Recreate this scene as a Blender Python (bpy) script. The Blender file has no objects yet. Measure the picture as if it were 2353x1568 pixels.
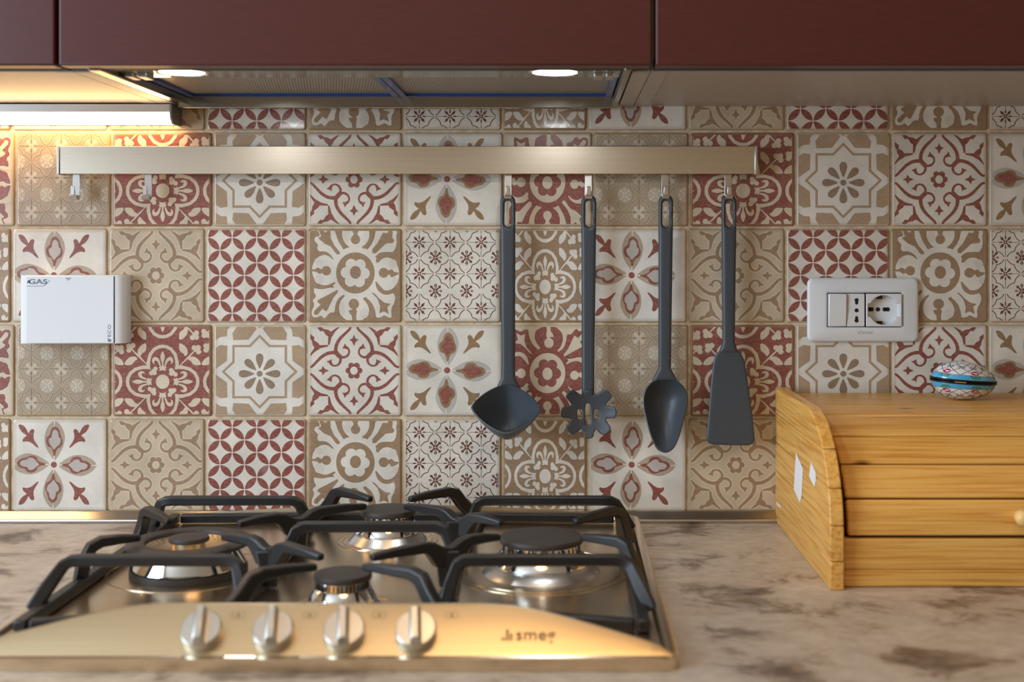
import bpy, bmesh, math, random
from mathutils import Vector, Matrix
from mathutils.geometry import delaunay_2d_cdt
random.seed(7)
PI = math.pi
sc = bpy.context.scene
COL = sc.collection

# ------------------------------------------------------------------ camera
# x = 0 is the camera axis, the tiled wall is the plane y = 0, d = distance in front of it (y = -d)
CAM_D, CAM_Z, FPX = 1.575, 1.247, 2819.0
PX0, PY0, IW, IH = 1290.0, 575.0, 2353.0, 1568.0
cam = bpy.data.cameras.new('camera'); camo = bpy.data.objects.new('camera', cam); COL.objects.link(camo)
camo.location = (0, -CAM_D, CAM_Z); camo.rotation_euler = (PI/2, 0, 0)
cam.sensor_width = 36; cam.lens = FPX/IW*36
cam.shift_x = (IW/2-PX0)/IW; cam.shift_y = -(IH/2-PY0)/IW
cam.clip_start = .02; cam.clip_end = 30
cam.dof.use_dof = True; cam.dof.focus_distance = CAM_D-.01; cam.dof.aperture_fstop = 4.0
sc.camera = camo

# ------------------------------------------------------------------ world, window light, exposure
wd = bpy.data.worlds.new('world'); sc.world = wd; wd.use_nodes = True
wd.node_tree.nodes['Background'].inputs[0].default_value = (.55, .68, .9, 1)
wd.node_tree.nodes['Background'].inputs[1].default_value = .6
vs = sc.view_settings
vs.view_transform = 'Standard'; vs.look = 'None'; vs.gamma = 1.0; vs.use_curve_mapping = False
vs.exposure = 0.14
def area(name, loc, rot, sx, sy, power, col, spread=None):
    l = bpy.data.lights.new(name, 'AREA'); l.shape = 'RECTANGLE'; l.size = sx; l.size_y = sy
    l.energy = power; l.color = col
    if spread: l.spread = spread
    o = bpy.data.objects.new(name, l); COL.objects.link(o); o.location = loc; o.rotation_euler = rot
    return o
# daylight through the tall window in the left wall (y -2.3..-0.9, z 0.9..2.3)
area('window_daylight', (-1.97, -1.6, 1.6), (0, -PI/2, 0), 1.4, 1.4, 62, (.66, .82, 1.0))
# warm ceiling lamp of the kitchen (its own glass shade is built with the room)
LAMP = (-0.02, -1.02, 2.36)

# ------------------------------------------------------------------ helpers
def W(x, d, z): return (x, -d, z)
def scale_at(d): return FPX/(CAM_D-d)
def atd(px, py, d):
    s = scale_at(d); return ((px-PX0)/s, d, CAM_Z-(py-PY0)/s)
def atz(px, py, z):
    s = (py-PY0)/(CAM_Z-z); return ((px-PX0)/s, CAM_D-FPX/s, z)
def srgb(r, g, b):
    f = lambda c: (c/255/12.92) if c <= 10 else ((c/255+.055)/1.055)**2.4
    return (f(r), f(g), f(b), 1)

class MB:
    def __init__(s): s.v = []; s.f = []; s.m = []
    def add(s, vs, fs, m=0):
        b = len(s.v); s.v += [tuple(p) for p in vs]
        for f in fs: s.f.append([b+i for i in f]); s.m.append(m)
    def box(s, x0, x1, d0, d1, z0, z1, m=0):
        vs = [W(x, d, z) for z in (z0, z1) for d in (d0, d1) for x in (x0, x1)]
        s.add(vs, [(0,1,3,2),(4,6,7,5),(0,4,5,1),(2,3,7,6),(0,2,6,4),(1,5,7,3)], m)
    def lathe(s, c, prof, n=48, m=0, axis=None, close=True):
        # prof: list of (r, h) ; c = world xyz of the base ; axis = matrix 3x3 (default z up)
        A = axis or Matrix.Identity(3); c = Vector(c); b = len(s.v); k = len(prof)
        for i in range(n):
            a = 2*PI*i/n
            for r, h in prof: s.v.append(tuple(c + A @ Vector((r*math.cos(a), r*math.sin(a), h))))
        for i in range(n):
            for j in range(k-1):
                a0 = b+i*k+j; b0 = b+((i+1) % n)*k+j
                s.f.append([a0, b0, b0+1, a0+1]); s.m.append(m)
        if close:
            s.f.append([b+i*k for i in range(n)][::-1]); s.m.append(m)
            s.f.append([b+i*k+k-1 for i in range(n)]); s.m.append(m)
    def prism(s, poly, x0, x1, m=0):      # poly of (d, z), extruded along x
        n = len(poly)
        s.add([W(x0, d, z) for d, z in poly]+[W(x1, d, z) for d, z in poly],
              [list(range(n)), list(range(2*n-1, n-1, -1))]+[(i, (i+1) % n, n+(i+1) % n, n+i) for i in range(n)], m)
    def slab(s, poly, d0, d1, m=0):       # poly of (x, z), extruded along d
        n = len(poly)
        s.add([W(x, d0, z) for x, z in poly]+[W(x, d1, z) for x, z in poly],
              [list(range(n)), list(range(2*n-1, n-1, -1))]+[(i, (i+1) % n, n+(i+1) % n, n+i) for i in range(n)], m)
    def bar(s, pts, wh, m=0, side=None):  # rectangular section swept along points (x,d,z)
        P = [Vector(W(*p)) for p in pts]
        if not hasattr(wh, '__len__') or not hasattr(wh[0], '__len__'): wh = [wh]*len(P)
        if side is None:
            h = P[-1]-P[0]; h.z = 0
            if h.length < 1e-4: h = P[len(P)//2]-P[0]; h.z = 0
            side = Vector((-h.y, h.x, 0)).normalized()
        vs = []
        for i, p in enumerate(P):
            t0 = (P[i]-P[i-1]).normalized() if i else None
            t1 = (P[i+1]-P[i]).normalized() if i < len(P)-1 else None
            t = (t0+t1).normalized() if t0 and t1 else (t0 or t1)
            k = 1/max(.5, t.dot(t1)) if t0 and t1 else 1
            up = side.cross(t).normalized()
            w, h = wh[i]
            vs += [p+side*w/2+up*h*k/2, p-side*w/2+up*h*k/2, p-side*w/2-up*h*k/2, p+side*w/2-up*h*k/2]
        fs = [(0,1,2,3)]; n = len(P)
        for i in range(n-1):
            a = 4*i
            for j in range(4): fs.append((a+j, a+4+j, a+4+(j+1) % 4, a+(j+1) % 4))
        fs.append((4*n-1, 4*n-2, 4*n-3, 4*n-4))
        s.add(vs, fs, m)
    def tube(s, pts, r, n=10, m=0, closed=False):
        P = [Vector(p) for p in pts]; k = len(P); b = len(s.v)
        ref = Vector((0, 0, 1))
        for i, p in enumerate(P):
            a = P[i-1] if (i or closed) else p; c = P[(i+1) % k] if (i < k-1 or closed) else p
            t = (c-a).normalized(); u = t.cross(ref)
            if u.length < .05: u = t.cross(Vector((1, 0, 0)))
            u.normalize(); w = u.cross(t)
            rr = r[i] if hasattr(r, '__len__') else r
            for j in range(n):
                an = 2*PI*j/n; s.v.append(tuple(p+u*rr*math.cos(an)+w*rr*math.sin(an)))
        for i in range(k if closed else k-1):
            for j in range(n):
                s.f.append([b+i*n+j, b+i*n+(j+1) % n, b+((i+1) % k)*n+(j+1) % n, b+((i+1) % k)*n+j]); s.m.append(m)
        if not closed:
            s.f.append([b+j for j in range(n)][::-1]); s.m.append(m)
            s.f.append([b+(k-1)*n+j for j in range(n)]); s.m.append(m)
    def build(s, name, mats, parent=None, smooth=None, bevel=None, loc=None, fix=True, segs=2):
        o0 = Vector(loc) if loc else (Vector(parent['_o']) if parent and '_o' in parent else Vector((0, 0, 0)))
        me = bpy.data.meshes.new(name)
        me.from_pydata([tuple(Vector(p)-o0) for p in s.v], [], s.f)
        for mt in (mats if isinstance(mats, (list, tuple)) else [mats]): me.materials.append(mt)
        for p, m in zip(me.polygons, s.m): p.material_index = m
        if fix:
            bm = bmesh.new(); bm.from_mesh(me); bmesh.ops.recalc_face_normals(bm, faces=bm.faces); bm.to_mesh(me); bm.free()
        if smooth:
            me.shade_smooth(); me.set_sharp_from_angle(angle=math.radians(smooth))
        o = bpy.data.objects.new(name, me); COL.objects.link(o)
        if parent: o.parent = parent
        else: o.location = o0
        if parent is not None: o['_o'] = tuple(o0)
        if bevel:
            b = o.modifiers.new('bevel', 'BEVEL'); b.width = bevel; b.segments = segs; b.limit_method = 'ANGLE'; b.angle_limit = math.radians(35)
            me.shade_smooth(); me.set_sharp_from_angle(angle=math.radians(40))
        return o
def box(x0, x1, d0, d1, z0, z1): m = MB(); m.box(x0, x1, d0, d1, z0, z1); return m
def thing(name, label, cat, loc, group=None):
    o = bpy.data.objects.new(name, None); COL.objects.link(o); o.location = loc; o.empty_display_size = .02
    o['_o'] = tuple(loc); o['label'] = label; o['category'] = cat
    if group: o['group'] = group
    return o
def tag(o, label, cat, group=None):
    o['label'] = label; o['category'] = cat
    if group: o['group'] = group
    return o
def struct(o): o['kind'] = 'structure'; return o

# 2-D shape tools -----------------------------------------------------------
def chaikin(p, it=2):
    for _ in range(it):
        q = []
        for i in range(len(p)):
            a, b = p[i], p[(i+1) % len(p)]
            q += [(a[0]*.75+b[0]*.25, a[1]*.75+b[1]*.25), (a[0]*.25+b[0]*.75, a[1]*.25+b[1]*.75)]
        p = q
    return p
def catmull(p, n=6):
    out = []
    for i in range(len(p)-1):
        a = p[max(i-1, 0)]; b = p[i]; c = p[i+1]; e = p[min(i+2, len(p)-1)]
        for k in range(n):
            t = k/n
            out.append(tuple(.5*(2*b[j]+(c[j]-a[j])*t+(2*a[j]-5*b[j]+4*c[j]-e[j])*t*t+(3*b[j]-a[j]-3*c[j]+e[j])*t**3) for j in range(len(b))))
    out.append(tuple(p[-1])); return out
def clip(poly, x0, x1, y0, y1):
    def cut(p, ax, val, sgn):
        out = []
        for i in range(len(p)):
            a, b = p[i-1], p[i]; ia = (a[ax]-val)*sgn >= 0; ib = (b[ax]-val)*sgn >= 0
            if ia != ib:
                t = (val-a[ax])/(b[ax]-a[ax]); out.append((a[0]+(b[0]-a[0])*t, a[1]+(b[1]-a[1])*t))
            if ib: out.append(b)
        return out
    for ax, val, sg in ((0, x0, 1), (0, x1, -1), (1, y0, 1), (1, y1, -1)):
        poly = cut(poly, ax, val, sg)
        if len(poly) < 3: return []
    return poly
def circle(cx, cy, rx, ry=None, n=28):
    ry = ry or rx
    return [(cx+rx*math.cos(2*PI*i/n), cy+ry*math.sin(2*PI*i/n)) for i in range(n)]
def rrect(x0, x1, y0, y1, r, n=6):
    out = []
    for cx, cy, a in ((x1-r, y1-r, 0), (x0+r, y1-r, 90), (x0+r, y0+r, 180), (x1-r, y0+r, 270)):
        for k in range(n+1):
            t = math.radians(a+90*k/n); out.append((cx+r*math.cos(t), cy+r*math.sin(t)))
    return out
def inside(p, poly):
    c = False; x, y = p
    for i in range(len(poly)):
        (x1, y1), (x2, y2) = poly[i-1], poly[i]
        if (y1 > y) != (y2 > y) and x < (x2-x1)*(y-y1)/(y2-y1)+x1: c = not c
    return c
def segdist(p, loops):
    m = 9; x, y = p
    for l in loops:
        for i in range(len(l)):
            (x1, y1), (x2, y2) = l[i-1], l[i]; dx, dy = x2-x1, y2-y1; q = dx*dx+dy*dy
            t = 0 if q == 0 else max(0, min(1, ((x-x1)*dx+(y-y1)*dy)/q))
            m = min(m, math.hypot(x-x1-t*dx, y-y1-t*dy))
    return m
def resample(p, st):
    out = []
    for i in range(len(p)):
        a, b = p[i], p[(i+1) % len(p)]; n = max(1, int(math.hypot(b[0]-a[0], b[1]-a[1])/st))
        out += [(a[0]+(b[0]-a[0])*k/n, a[1]+(b[1]-a[1])*k/n) for k in range(n)]
    return out
def plate(mb, outer, holes, gap, thick, edge, base, m=0):
    """a solid of outline `outer` (x,z) with holes; rounded over `edge` at its rim; base(x,z) -> d of the mid plane"""
    outer = resample(outer, gap*.6); holes = [resample(h, gap*.4) for h in holes]
    loops = [outer]+list(holes); pts = []; edges = []
    for l in loops:
        b = len(pts); pts += l; edges += [(b+i, b+(i+1) % len(l)) for i in range(len(l))]
    nb = len(pts)
    xs = [p[0] for p in outer]; zs = [p[1] for p in outer]
    def ok(p): return inside(p, outer) and not any(inside(p, h) for h in holes)
    for l in loops:
        n = len(l)
        for k in (.18, .55, 1.05):
            for i in range(n):
                a, b, c = l[i-1], l[i], l[(i+1) % n]
                tx, ty = c[0]-a[0], c[1]-a[1]; q = math.hypot(tx, ty) or 1
                for sg in (1, -1):
                    p = (b[0]-ty/q*edge*k*sg, b[1]+tx/q*edge*k*sg)
                    if ok(p) and segdist(p, loops) > edge*k*.9: pts.append(p)
    x = min(xs)+gap/2
    while x < max(xs):
        z = min(zs)+gap/2
        while z < max(zs):
            if ok((x, z)) and segdist((x, z), loops) > edge*1.3: pts.append((x, z))
            z += gap
        x += gap
    V, E, F, *_ = delaunay_2d_cdt([Vector(p) for p in pts], edges, [], 0, 1e-7)
    F = [f for f in F if ok((sum(V[i][0] for i in f)/3, sum(V[i][1] for i in f)/3))]
    n = len(V); fr = []; bk = []
    for v in V:
        dd = segdist((v[0], v[1]), loops); t = min(1, dd/edge); h = thick/2*math.sqrt(max(0, 1-(1-t)**2)); h = max(h, thick*.06)
        b = base(v[0], v[1]); fr.append(W(v[0], b+h, v[1])); bk.append(W(v[0], b-h, v[1]))
    fs = [tuple(f) for f in F]+[tuple(i+n for i in reversed(f)) for f in F]
    cnt = {}
    for f in F:
        for i in range(3):
            e = (f[i], f[(i+1) % 3]); cnt[e] = 1
    for (a, b) in cnt:
        if (b, a) not in cnt: fs.append((b, a, a+n, b+n))
    mb.add(fr+bk, fs, m)
def text_mesh(mb, txt, size, place, m=0, thick=.0002, spacing=1.0, bold=0):
    """place(u, v) -> (x, d, z) of the lettering plane ; letters laid flat, `thick` proud"""
    cu = bpy.data.curves.new('lettering', 'FONT'); cu.body = txt; cu.size = size; cu.space_character = spacing; cu.offset = bold
    cu.align_x = 'CENTER'; cu.align_y = 'CENTER'; cu.resolution_u = 4
    ob = bpy.data.objects.new('lettering', cu); COL.objects.link(ob)
    dg = bpy.context.evaluated_depsgraph_get(); me = bpy.data.meshes.new_from_object(ob.evaluated_get(dg))
    mb.add([W(*place(v.co.x, v.co.y)) for v in me.vertices], [list(p.vertices) for p in me.polygons], m)
    bpy.data.objects.remove(ob); bpy.data.curves.remove(cu); bpy.data.meshes.remove(me)

# ------------------------------------------------------------------ materials
def mat(name, col, rough=.5, metal=0.0, spec=.5, coat=0, **k):
    m = bpy.data.materials.new(name); m.use_nodes = True; b = m.node_tree.nodes['Principled BSDF']
    b.inputs['Base Color'].default_value = col; b.inputs['Roughness'].default_value = rough
    b.inputs['Metallic'].default_value = metal; b.inputs['Specular IOR Level'].default_value = spec
    b.inputs['Coat Weight'].default_value = coat; b.inputs['Coat Roughness'].default_value = .08
    return m
def nodes(m): return m.node_tree.nodes, m.node_tree.links, m.node_tree.nodes['Principled BSDF']
def noise_mix(m, c1, c2, scale=(1, 1, 1), nscale=5, detail=4, lo=.35, hi=.65, coord='Object', rough=None, bump=0, bdist=.001, distort=0):
    N, L, b = nodes(m)
    tc = N.new('ShaderNodeTexCoord'); mp = N.new('ShaderNodeMapping'); mp.inputs['Scale'].default_value = scale
    if coord == 'World':
        g = N.new('ShaderNodeNewGeometry'); L.new(g.outputs['Position'], mp.inputs[0])
    else: L.new(tc.outputs[coord], mp.inputs[0])
    n = N.new('ShaderNodeTexNoise'); n.inputs['Scale'].default_value = nscale; n.inputs['Detail'].default_value = detail; n.inputs['Distortion'].default_value = distort
    L.new(mp.outputs[0], n.inputs['Vector'])
    mr = N.new('ShaderNodeMapRange'); mr.inputs['From Min'].default_value = lo; mr.inputs['From Max'].default_value = hi
    L.new(n.outputs['Fac'], mr.inputs['Value'])
    mx = N.new('ShaderNodeMix'); mx.data_type = 'RGBA'; mx.inputs[6].default_value = c1; mx.inputs[7].default_value = c2
    L.new(mr.outputs[0], mx.inputs[0]); L.new(mx.outputs[2], b.inputs['Base Color'])
    if bump:
        bp = N.new('ShaderNodeBump'); bp.inputs['Strength'].default_value = bump; bp.inputs['Distance'].default_value = bdist
        L.new(n.outputs['Fac'], bp.inputs['Height']); L.new(bp.outputs[0], b.inputs['Normal'])
    if rough:
        r = N.new('ShaderNodeMapRange'); r.inputs['To Min'].default_value = rough[0]; r.inputs['To Max'].default_value = rough[1]
        L.new(n.outputs['Fac'], r.inputs['Value']); L.new(r.outputs[0], b.inputs['Roughness'])
    return mx, n
def mixc(a, b, t): return tuple(a[i]*(1-t)+b[i]*t for i in range(3))+(1,)

M = {}
# tile colours
INK = dict(white=srgb(219, 211, 197), cream=srgb(208, 192, 166), red=srgb(135, 70, 60), taupe=srgb(150, 121, 92),
           greige=srgb(170, 153, 131), lilac=srgb(182, 174, 165), olive=srgb(138, 108, 72), dark=srgb(100, 46, 40),
           beige=srgb(196, 177, 150), pale=srgb(206, 189, 163), stone=srgb(166, 146, 121), stonelt=srgb(184, 167, 143), stonehi=srgb(205, 193, 175), stonedk=srgb(120, 99, 74),
           taupe2=srgb(140, 117, 95), sand=srgb(168, 141, 112), starw=srgb(221, 214, 202), smoke=srgb(211, 201, 187))
EDGE = srgb(160, 130, 96)
def tile_mat(key, ground):
    c = INK[key]; m = mat('glaze_'+key+('_ground' if ground else ''), c, .3, spec=.5, coat=.35)
    wear = mixc(c, INK['white'], .2) if key in ('red', 'taupe', 'taupe2', 'sand', 'olive', 'dark', 'greige', 'stone', 'stonedk') else mixc(c, srgb(170, 150, 130), .2)
    mx, n = noise_mix(m, c, wear, scale=(160, 160, 420), nscale=1.6, detail=6, lo=.45, hi=.85, coord='World')
    N, L, b = nodes(m)
    # larger tonal clouds of the print
    g = N.new('ShaderNodeNewGeometry'); n2 = N.new('ShaderNodeTexNoise'); n2.inputs['Scale'].default_value = 22; n2.inputs['Detail'].default_value = 3
    L.new(g.outputs['Position'], n2.inputs['Vector'])
    mr = N.new('ShaderNodeMapRange'); mr.inputs['From Min'].default_value = .3; mr.inputs['From Max'].default_value = .7
    mr.inputs['To Min'].default_value = .86; mr.inputs['To Max'].default_value = 1.1; L.new(n2.outputs['Fac'], mr.inputs['Value'])
    mm = N.new('ShaderNodeMix'); mm.data_type = 'RGBA'; mm.blend_type = 'MULTIPLY'; mm.inputs[0].default_value = 1
    L.new(mx.outputs[2], mm.inputs[6]); L.new(mr.outputs[0], mm.inputs[7])
    last = mm.outputs[2]
    if ground:   # the glaze is browner along the rim of every tile
        tc = N.new('ShaderNodeTexCoord'); sp = N.new('ShaderNodeSeparateXYZ'); L.new(tc.outputs['Object'], sp.inputs[0])
        ax = N.new('ShaderNodeMath'); ax.operation = 'ABSOLUTE'; L.new(sp.outputs[0], ax.inputs[0])
        az = N.new('ShaderNodeMath'); az.operation = 'ABSOLUTE'; L.new(sp.outputs[2], az.inputs[0])
        mxx = N.new('ShaderNodeMath'); mxx.operation = 'MAXIMUM'; L.new(ax.outputs[0], mxx.inputs[0]); L.new(az.outputs[0], mxx.inputs[1])
        rm = N.new('ShaderNodeMapRange'); rm.inputs['From Min'].default_value = .90; rm.inputs['From Max'].default_value = .995
        rm.inputs['To Max'].default_value = .6; L.new(mxx.outputs[0], rm.inputs['Value'])
        me = N.new('ShaderNodeMix'); me.data_type = 'RGBA'; L.new(rm.outputs[0], me.inputs[0]); L.new(last, me.inputs[6]); me.inputs[7].default_value = EDGE
        last = me.outputs[2]
    L.new(last, b.inputs['Base Color'])
    return m
_tm = {}
def TM(key, ground=False):
    if (key, ground) not in _tm: _tm[(key, ground)] = tile_mat(key, ground)
    return _tm[(key, ground)]
M['grout'] = mat('grout', srgb(190, 168, 136), .55); noise_mix(M['grout'], srgb(216, 197, 166), srgb(188, 164, 130), nscale=90, coord='World', bump=.3)
def steel(name, col, rough, along=(2, 400, 400), b=.05):
    m = mat(name, col, rough, metal=1.0); noise_mix(m, col, mixc(col, (.25, .24, .23, 1), .16), scale=along, nscale=3, detail=3, coord='World', rough=(rough*.8, rough*1.25), bump=b, bdist=.0004)
    return m
M['steel'] = steel('brushed_steel', srgb(232, 212, 182), .24)
M['steel_panel'] = steel('brushed_steel_panel', srgb(216, 196, 160), .33)
M['rail'] = steel('brushed_aluminium', srgb(205, 194, 176), .34)
M['chrome'] = mat('chrome', srgb(225, 225, 225), .07, metal=1)
M['alu'] = mat('satin_aluminium', srgb(200, 198, 194), .32, metal=1)
M['hoodsteel'] = steel('hood_steel', srgb(172, 168, 158), .2)
M['iron'] = mat('cast_iron_enamel', srgb(16, 17, 20), .40, spec=.55); noise_mix(M['iron'], srgb(13, 14, 17), srgb(21, 22, 25), nscale=900, coord='World', bump=.25, bdist=.0004)
M['cap'] = mat('burner_cap_enamel', srgb(52, 48, 46), .55, spec=.4); noise_mix(M['cap'], srgb(50, 46, 44), srgb(66, 61, 58), nscale=1200, coord='World', bump=.15, bdist=.0003)
M['nylon'] = mat('slate_nylon', srgb(58, 66, 75), .42, spec=.45); noise_mix(M['nylon'], srgb(58, 63, 68), srgb(64, 69, 75), nscale=700, coord='World', bump=.06, bdist=.0003)
M['burgundy'] = mat('burgundy_lacquer', srgb(74, 28, 24), .36, spec=.5); noise_mix(M['burgundy'], srgb(72, 26, 23), srgb(78, 30, 26), scale=(3, 40, 40), nscale=14, coord='World', bump=.03, bdist=.0004)
M['laminate'] = mat('white_laminate', srgb(176, 170, 163), .38)
noise_mix(M['laminate'], srgb(178, 172, 165), srgb(171, 165, 157), nscale=60, coord='World')
M['carcass_dark'] = mat('dark_gap', srgb(24, 20, 19), .8)
M['plastic'] = mat('white_plastic', srgb(226, 226, 226), .32, spec=.5)
M['plastic2'] = mat('white_plastic_socket', srgb(220, 219, 218), .28, spec=.5)
M['grey_print'] = mat('grey_print', srgb(110, 124, 140), .5)
M['groove'] = mat('shadow_gap', srgb(70, 72, 78), .7)
M['black'] = mat('black_hole', srgb(14, 14, 18), .6)
M['blue_film'] = mat('blue_film', srgb(16, 74, 150), .22, spec=.6)
M['gap_shade'] = mat('gap_shade_black', srgb(26, 26, 28), .6)  # near-black colour standing in for shade in the cabinet door gaps
M['paper'] = mat('torn_paper', srgb(228, 224, 218), .8)
M['wallpaint'] = mat('warm_wall_paint', srgb(222, 198, 164), .8)
M['ceilpaint'] = mat('ceiling_paint', srgb(232, 224, 210), .85)
M['floor'] = mat('floor_tiles', srgb(150, 112, 78), .5); noise_mix(M['floor'], srgb(150, 112, 78), srgb(126, 92, 64), nscale=3, coord='World')
def emis(name, col, s):
    m = bpy.data.materials.new(name); m.use_nodes = True; b = m.node_tree.nodes['Principled BSDF']
    b.inputs['Base Color'].default_value = (0.9, .9, .9, 1); b.inputs['Emission Color'].default_value = col; b.inputs['Emission Strength'].default_value = s
    return m
M['led_warm'] = emis('warm_led_diffuser', (1, .62, .26, 1), 15)
M['led_cool'] = emis('cool_led_lens', (.93, .97, 1, 1), 75)
M['lamp_glow'] = emis('lamp_glass', (1, .60, .24, 1), 5.2)
# filter mesh : woven aluminium
def mesh_mat():
    m = mat('woven_aluminium', srgb(176, 170, 160), .42, metal=.35); N, L, b = nodes(m)
    g = N.new('ShaderNodeNewGeometry'); mp = N.new('ShaderNodeMapping'); mp.inputs['Rotation'].default_value = (0, 0, .6)
    L.new(g.outputs['Position'], mp.inputs[0])
    ck = N.new('ShaderNodeTexChecker'); ck.inputs['Scale'].default_value = 420; L.new(mp.outputs[0], ck.inputs['Vector'])
    ck.inputs['Color1'].default_value = srgb(190, 184, 172); ck.inputs['Color2'].default_value = srgb(120, 114, 106)
    L.new(ck.outputs[0], b.inputs['Base Color'])
    bp = N.new('ShaderNodeBump'); bp.inputs['Strength'].default_value = .4; bp.inputs['Distance'].default_value = .0006
    L.new(ck.outputs['Fac'], bp.inputs['Height']); L.new(bp.outputs[0], b.inputs['Normal'])
    return m
M['filter'] = mesh_mat()
# worktop : grey-brown stone with dark drifting flecks
def stone_mat():
    m = mat('stone_worktop', srgb(170, 150, 130), .34, spec=.5)
    N, L, b = nodes(m)
    g = N.new('ShaderNodeNewGeometry'); mp = N.new('ShaderNodeMapping'); mp.inputs['Rotation'].default_value = (0, 0, .7); mp.inputs['Scale'].default_value = (1, 1.35, 1)
    L.new(g.outputs['Position'], mp.inputs[0])
    n1 = N.new('ShaderNodeTexNoise'); n1.inputs['Scale'].default_value = 10; n1.inputs['Detail'].default_value = 8; n1.inputs['Roughness'].default_value = .68; n1.inputs['Distortion'].default_value = .4
    n2 = N.new('ShaderNodeTexNoise'); n2.inputs['Scale'].default_value = 60; n2.inputs['Detail'].default_value = 6; n2.inputs['Roughness'].default_value = .7
    L.new(mp.outputs[0], n1.inputs['Vector']); L.new(mp.outputs[0], n2.inputs['Vector'])
    r1 = N.new('ShaderNodeValToRGB'); e = r1.color_ramp.elements
    e[0].position = .34; e[0].color = srgb(96, 83, 74); e[1].position = .60; e[1].color = srgb(194, 181, 166)
    q = r1.color_ramp.elements.new(.42); q.color = srgb(142, 126, 112)
    q = r1.color_ramp.elements.new(.47); q.color = srgb(180, 166, 151)
    L.new(n1.outputs['Fac'], r1.inputs[0])
    r2 = N.new('ShaderNodeMapRange'); r2.inputs['From Min'].default_value = .3; r2.inputs['From Max'].default_value = .7; r2.inputs['To Min'].default_value = .78; r2.inputs['To Max'].default_value = 1.12
    L.new(n2.outputs['Fac'], r2.inputs['Value'])
    mm = N.new('ShaderNodeMix'); mm.data_type = 'RGBA'; mm.blend_type = 'MULTIPLY'; mm.inputs[0].default_value = 1
    L.new(r1.outputs[0], mm.inputs[6]); L.new(r2.outputs[0], mm.inputs[7]); L.new(mm.outputs[2], b.inputs['Base Color'])
    bp = N.new('ShaderNodeBump'); bp.inputs['Strength'].default_value = .25; bp.inputs['Distance'].default_value = .001
    L.new(n2.outputs['Fac'], bp.inputs['Height']); L.new(bp.outputs[0], b.inputs['Normal'])
    return m
M['stone'] = stone_mat()
def pine(name, along, knots=True, tint=1.0):
    m = mat(name, srgb(206, 146, 66), .36, spec=.45); N, L, b = nodes(m)
    g = N.new('ShaderNodeNewGeometry'); oi = N.new('ShaderNodeObjectInfo')
    off = N.new('ShaderNodeVectorMath'); off.operation = 'ADD'; sc_ = N.new('ShaderNodeMath'); sc_.operation = 'MULTIPLY'; sc_.inputs[1].default_value = 7
    L.new(oi.outputs['Random'], sc_.inputs[0]); L.new(g.outputs['Position'], off.inputs[0]); L.new(sc_.outputs[0], off.inputs[1])
    mp = N.new('ShaderNodeMapping'); mp.inputs['Scale'].default_value = along; L.new(off.outputs[0], mp.inputs[0])
    n1 = N.new('ShaderNodeTexNoise'); n1.inputs['Scale'].default_value = 5; n1.inputs['Detail'].default_value = 6; n1.inputs['Distortion'].default_value = .3; L.new(mp.outputs[0], n1.inputs['Vector'])
    r = N.new('ShaderNodeValToRGB'); e = r.color_ramp.elements
    e[0].position = .30; e[0].color = srgb(196*tint, 130*tint, 52*tint); e[1].position = .72; e[1].color = srgb(232*tint, 182*tint, 102*tint)
    q = r.color_ramp.elements.new(.5); q.color = srgb(222*tint, 166*tint, 82*tint)
    L.new(n1.outputs['Fac'], r.inputs[0]); last = r.outputs[0]
    if knots:
        mp2 = N.new('ShaderNodeMapping'); mp2.inputs['Scale'].default_value = tuple(.45 if v < 20 else 1 for v in along); L.new(off.outputs[0], mp2.inputs[0])
        vo = N.new('ShaderNodeTexVoronoi'); vo.inputs['Scale'].default_value = 17; L.new(mp2.outputs[0], vo.inputs['Vector'])
        k = N.new('ShaderNodeMapRange'); k.inputs['From Min'].default_value = .03; k.inputs['From Max'].default_value = .10; k.inputs['To Min'].default_value = 1; k.inputs['To Max'].default_value = 0
        L.new(vo.outputs['Distance'], k.inputs['Value'])
        mx = N.new('ShaderNodeMix'); mx.data_type = 'RGBA'; L.new(k.outputs[0], mx.inputs[0]); L.new(last, mx.inputs[6]); mx.inputs[7].default_value = srgb(124, 66, 24)
        last = mx.outputs[2]
    L.new(last, b.inputs['Base Color'])
    bp = N.new('ShaderNodeBump'); bp.inputs['Strength'].default_value = .12; bp.inputs['Distance'].default_value = .001
    L.new(n1.outputs['Fac'], bp.inputs['Height']); L.new(bp.outputs[0], b.inputs['Normal'])
    return m
M['pine_x'] = pine('pine_along_front', (1.6, 34, 70))
M['pine_y'] = pine('pine_along_side', (40, 2.2, 55))
M['knob_wood'] = mat('turned_wood', srgb(232, 190, 120), .35)

# ------------------------------------------------------------------ room shell
RX0, RX1, RD = -2.0, 2.2, 3.4
struct(box(RX0-.1, RX1+.1, -.12, RD+.1, -.1, 0).build('floor', M['floor']))
struct(box(RX0-.1, RX1+.1, -.12, RD+.1, 2.5, 2.6).build('ceiling', M['ceilpaint']))
wb = struct(box(RX0-.1, RX1+.1, -.12, 0, 0, 2.5).build('wall_back', M['grout']))
struct(box(RX1, RX1+.1, 0, RD, 0, 2.5).build('wall_right', M['wallpaint']))
struct(box(RX0-.1, RX1+.1, RD, RD+.1, 0, 2.5).build('wall_front', M['wallpaint']))
m = MB(); wd0, wd1, wz0, wz1 = .9, 2.3, .9, 2.3
m.box(RX0-.1, RX0, 0, wd0, 0, 2.5); m.box(RX0-.1, RX0, wd1, RD, 0, 2.5); m.box(RX0-.1, RX0, wd0, wd1, 0, wz0); m.box(RX0-.1, RX0, wd0, wd1, wz1, 2.5)
struct(m.build('wall_left', M['wallpaint']))
m = MB()
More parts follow.
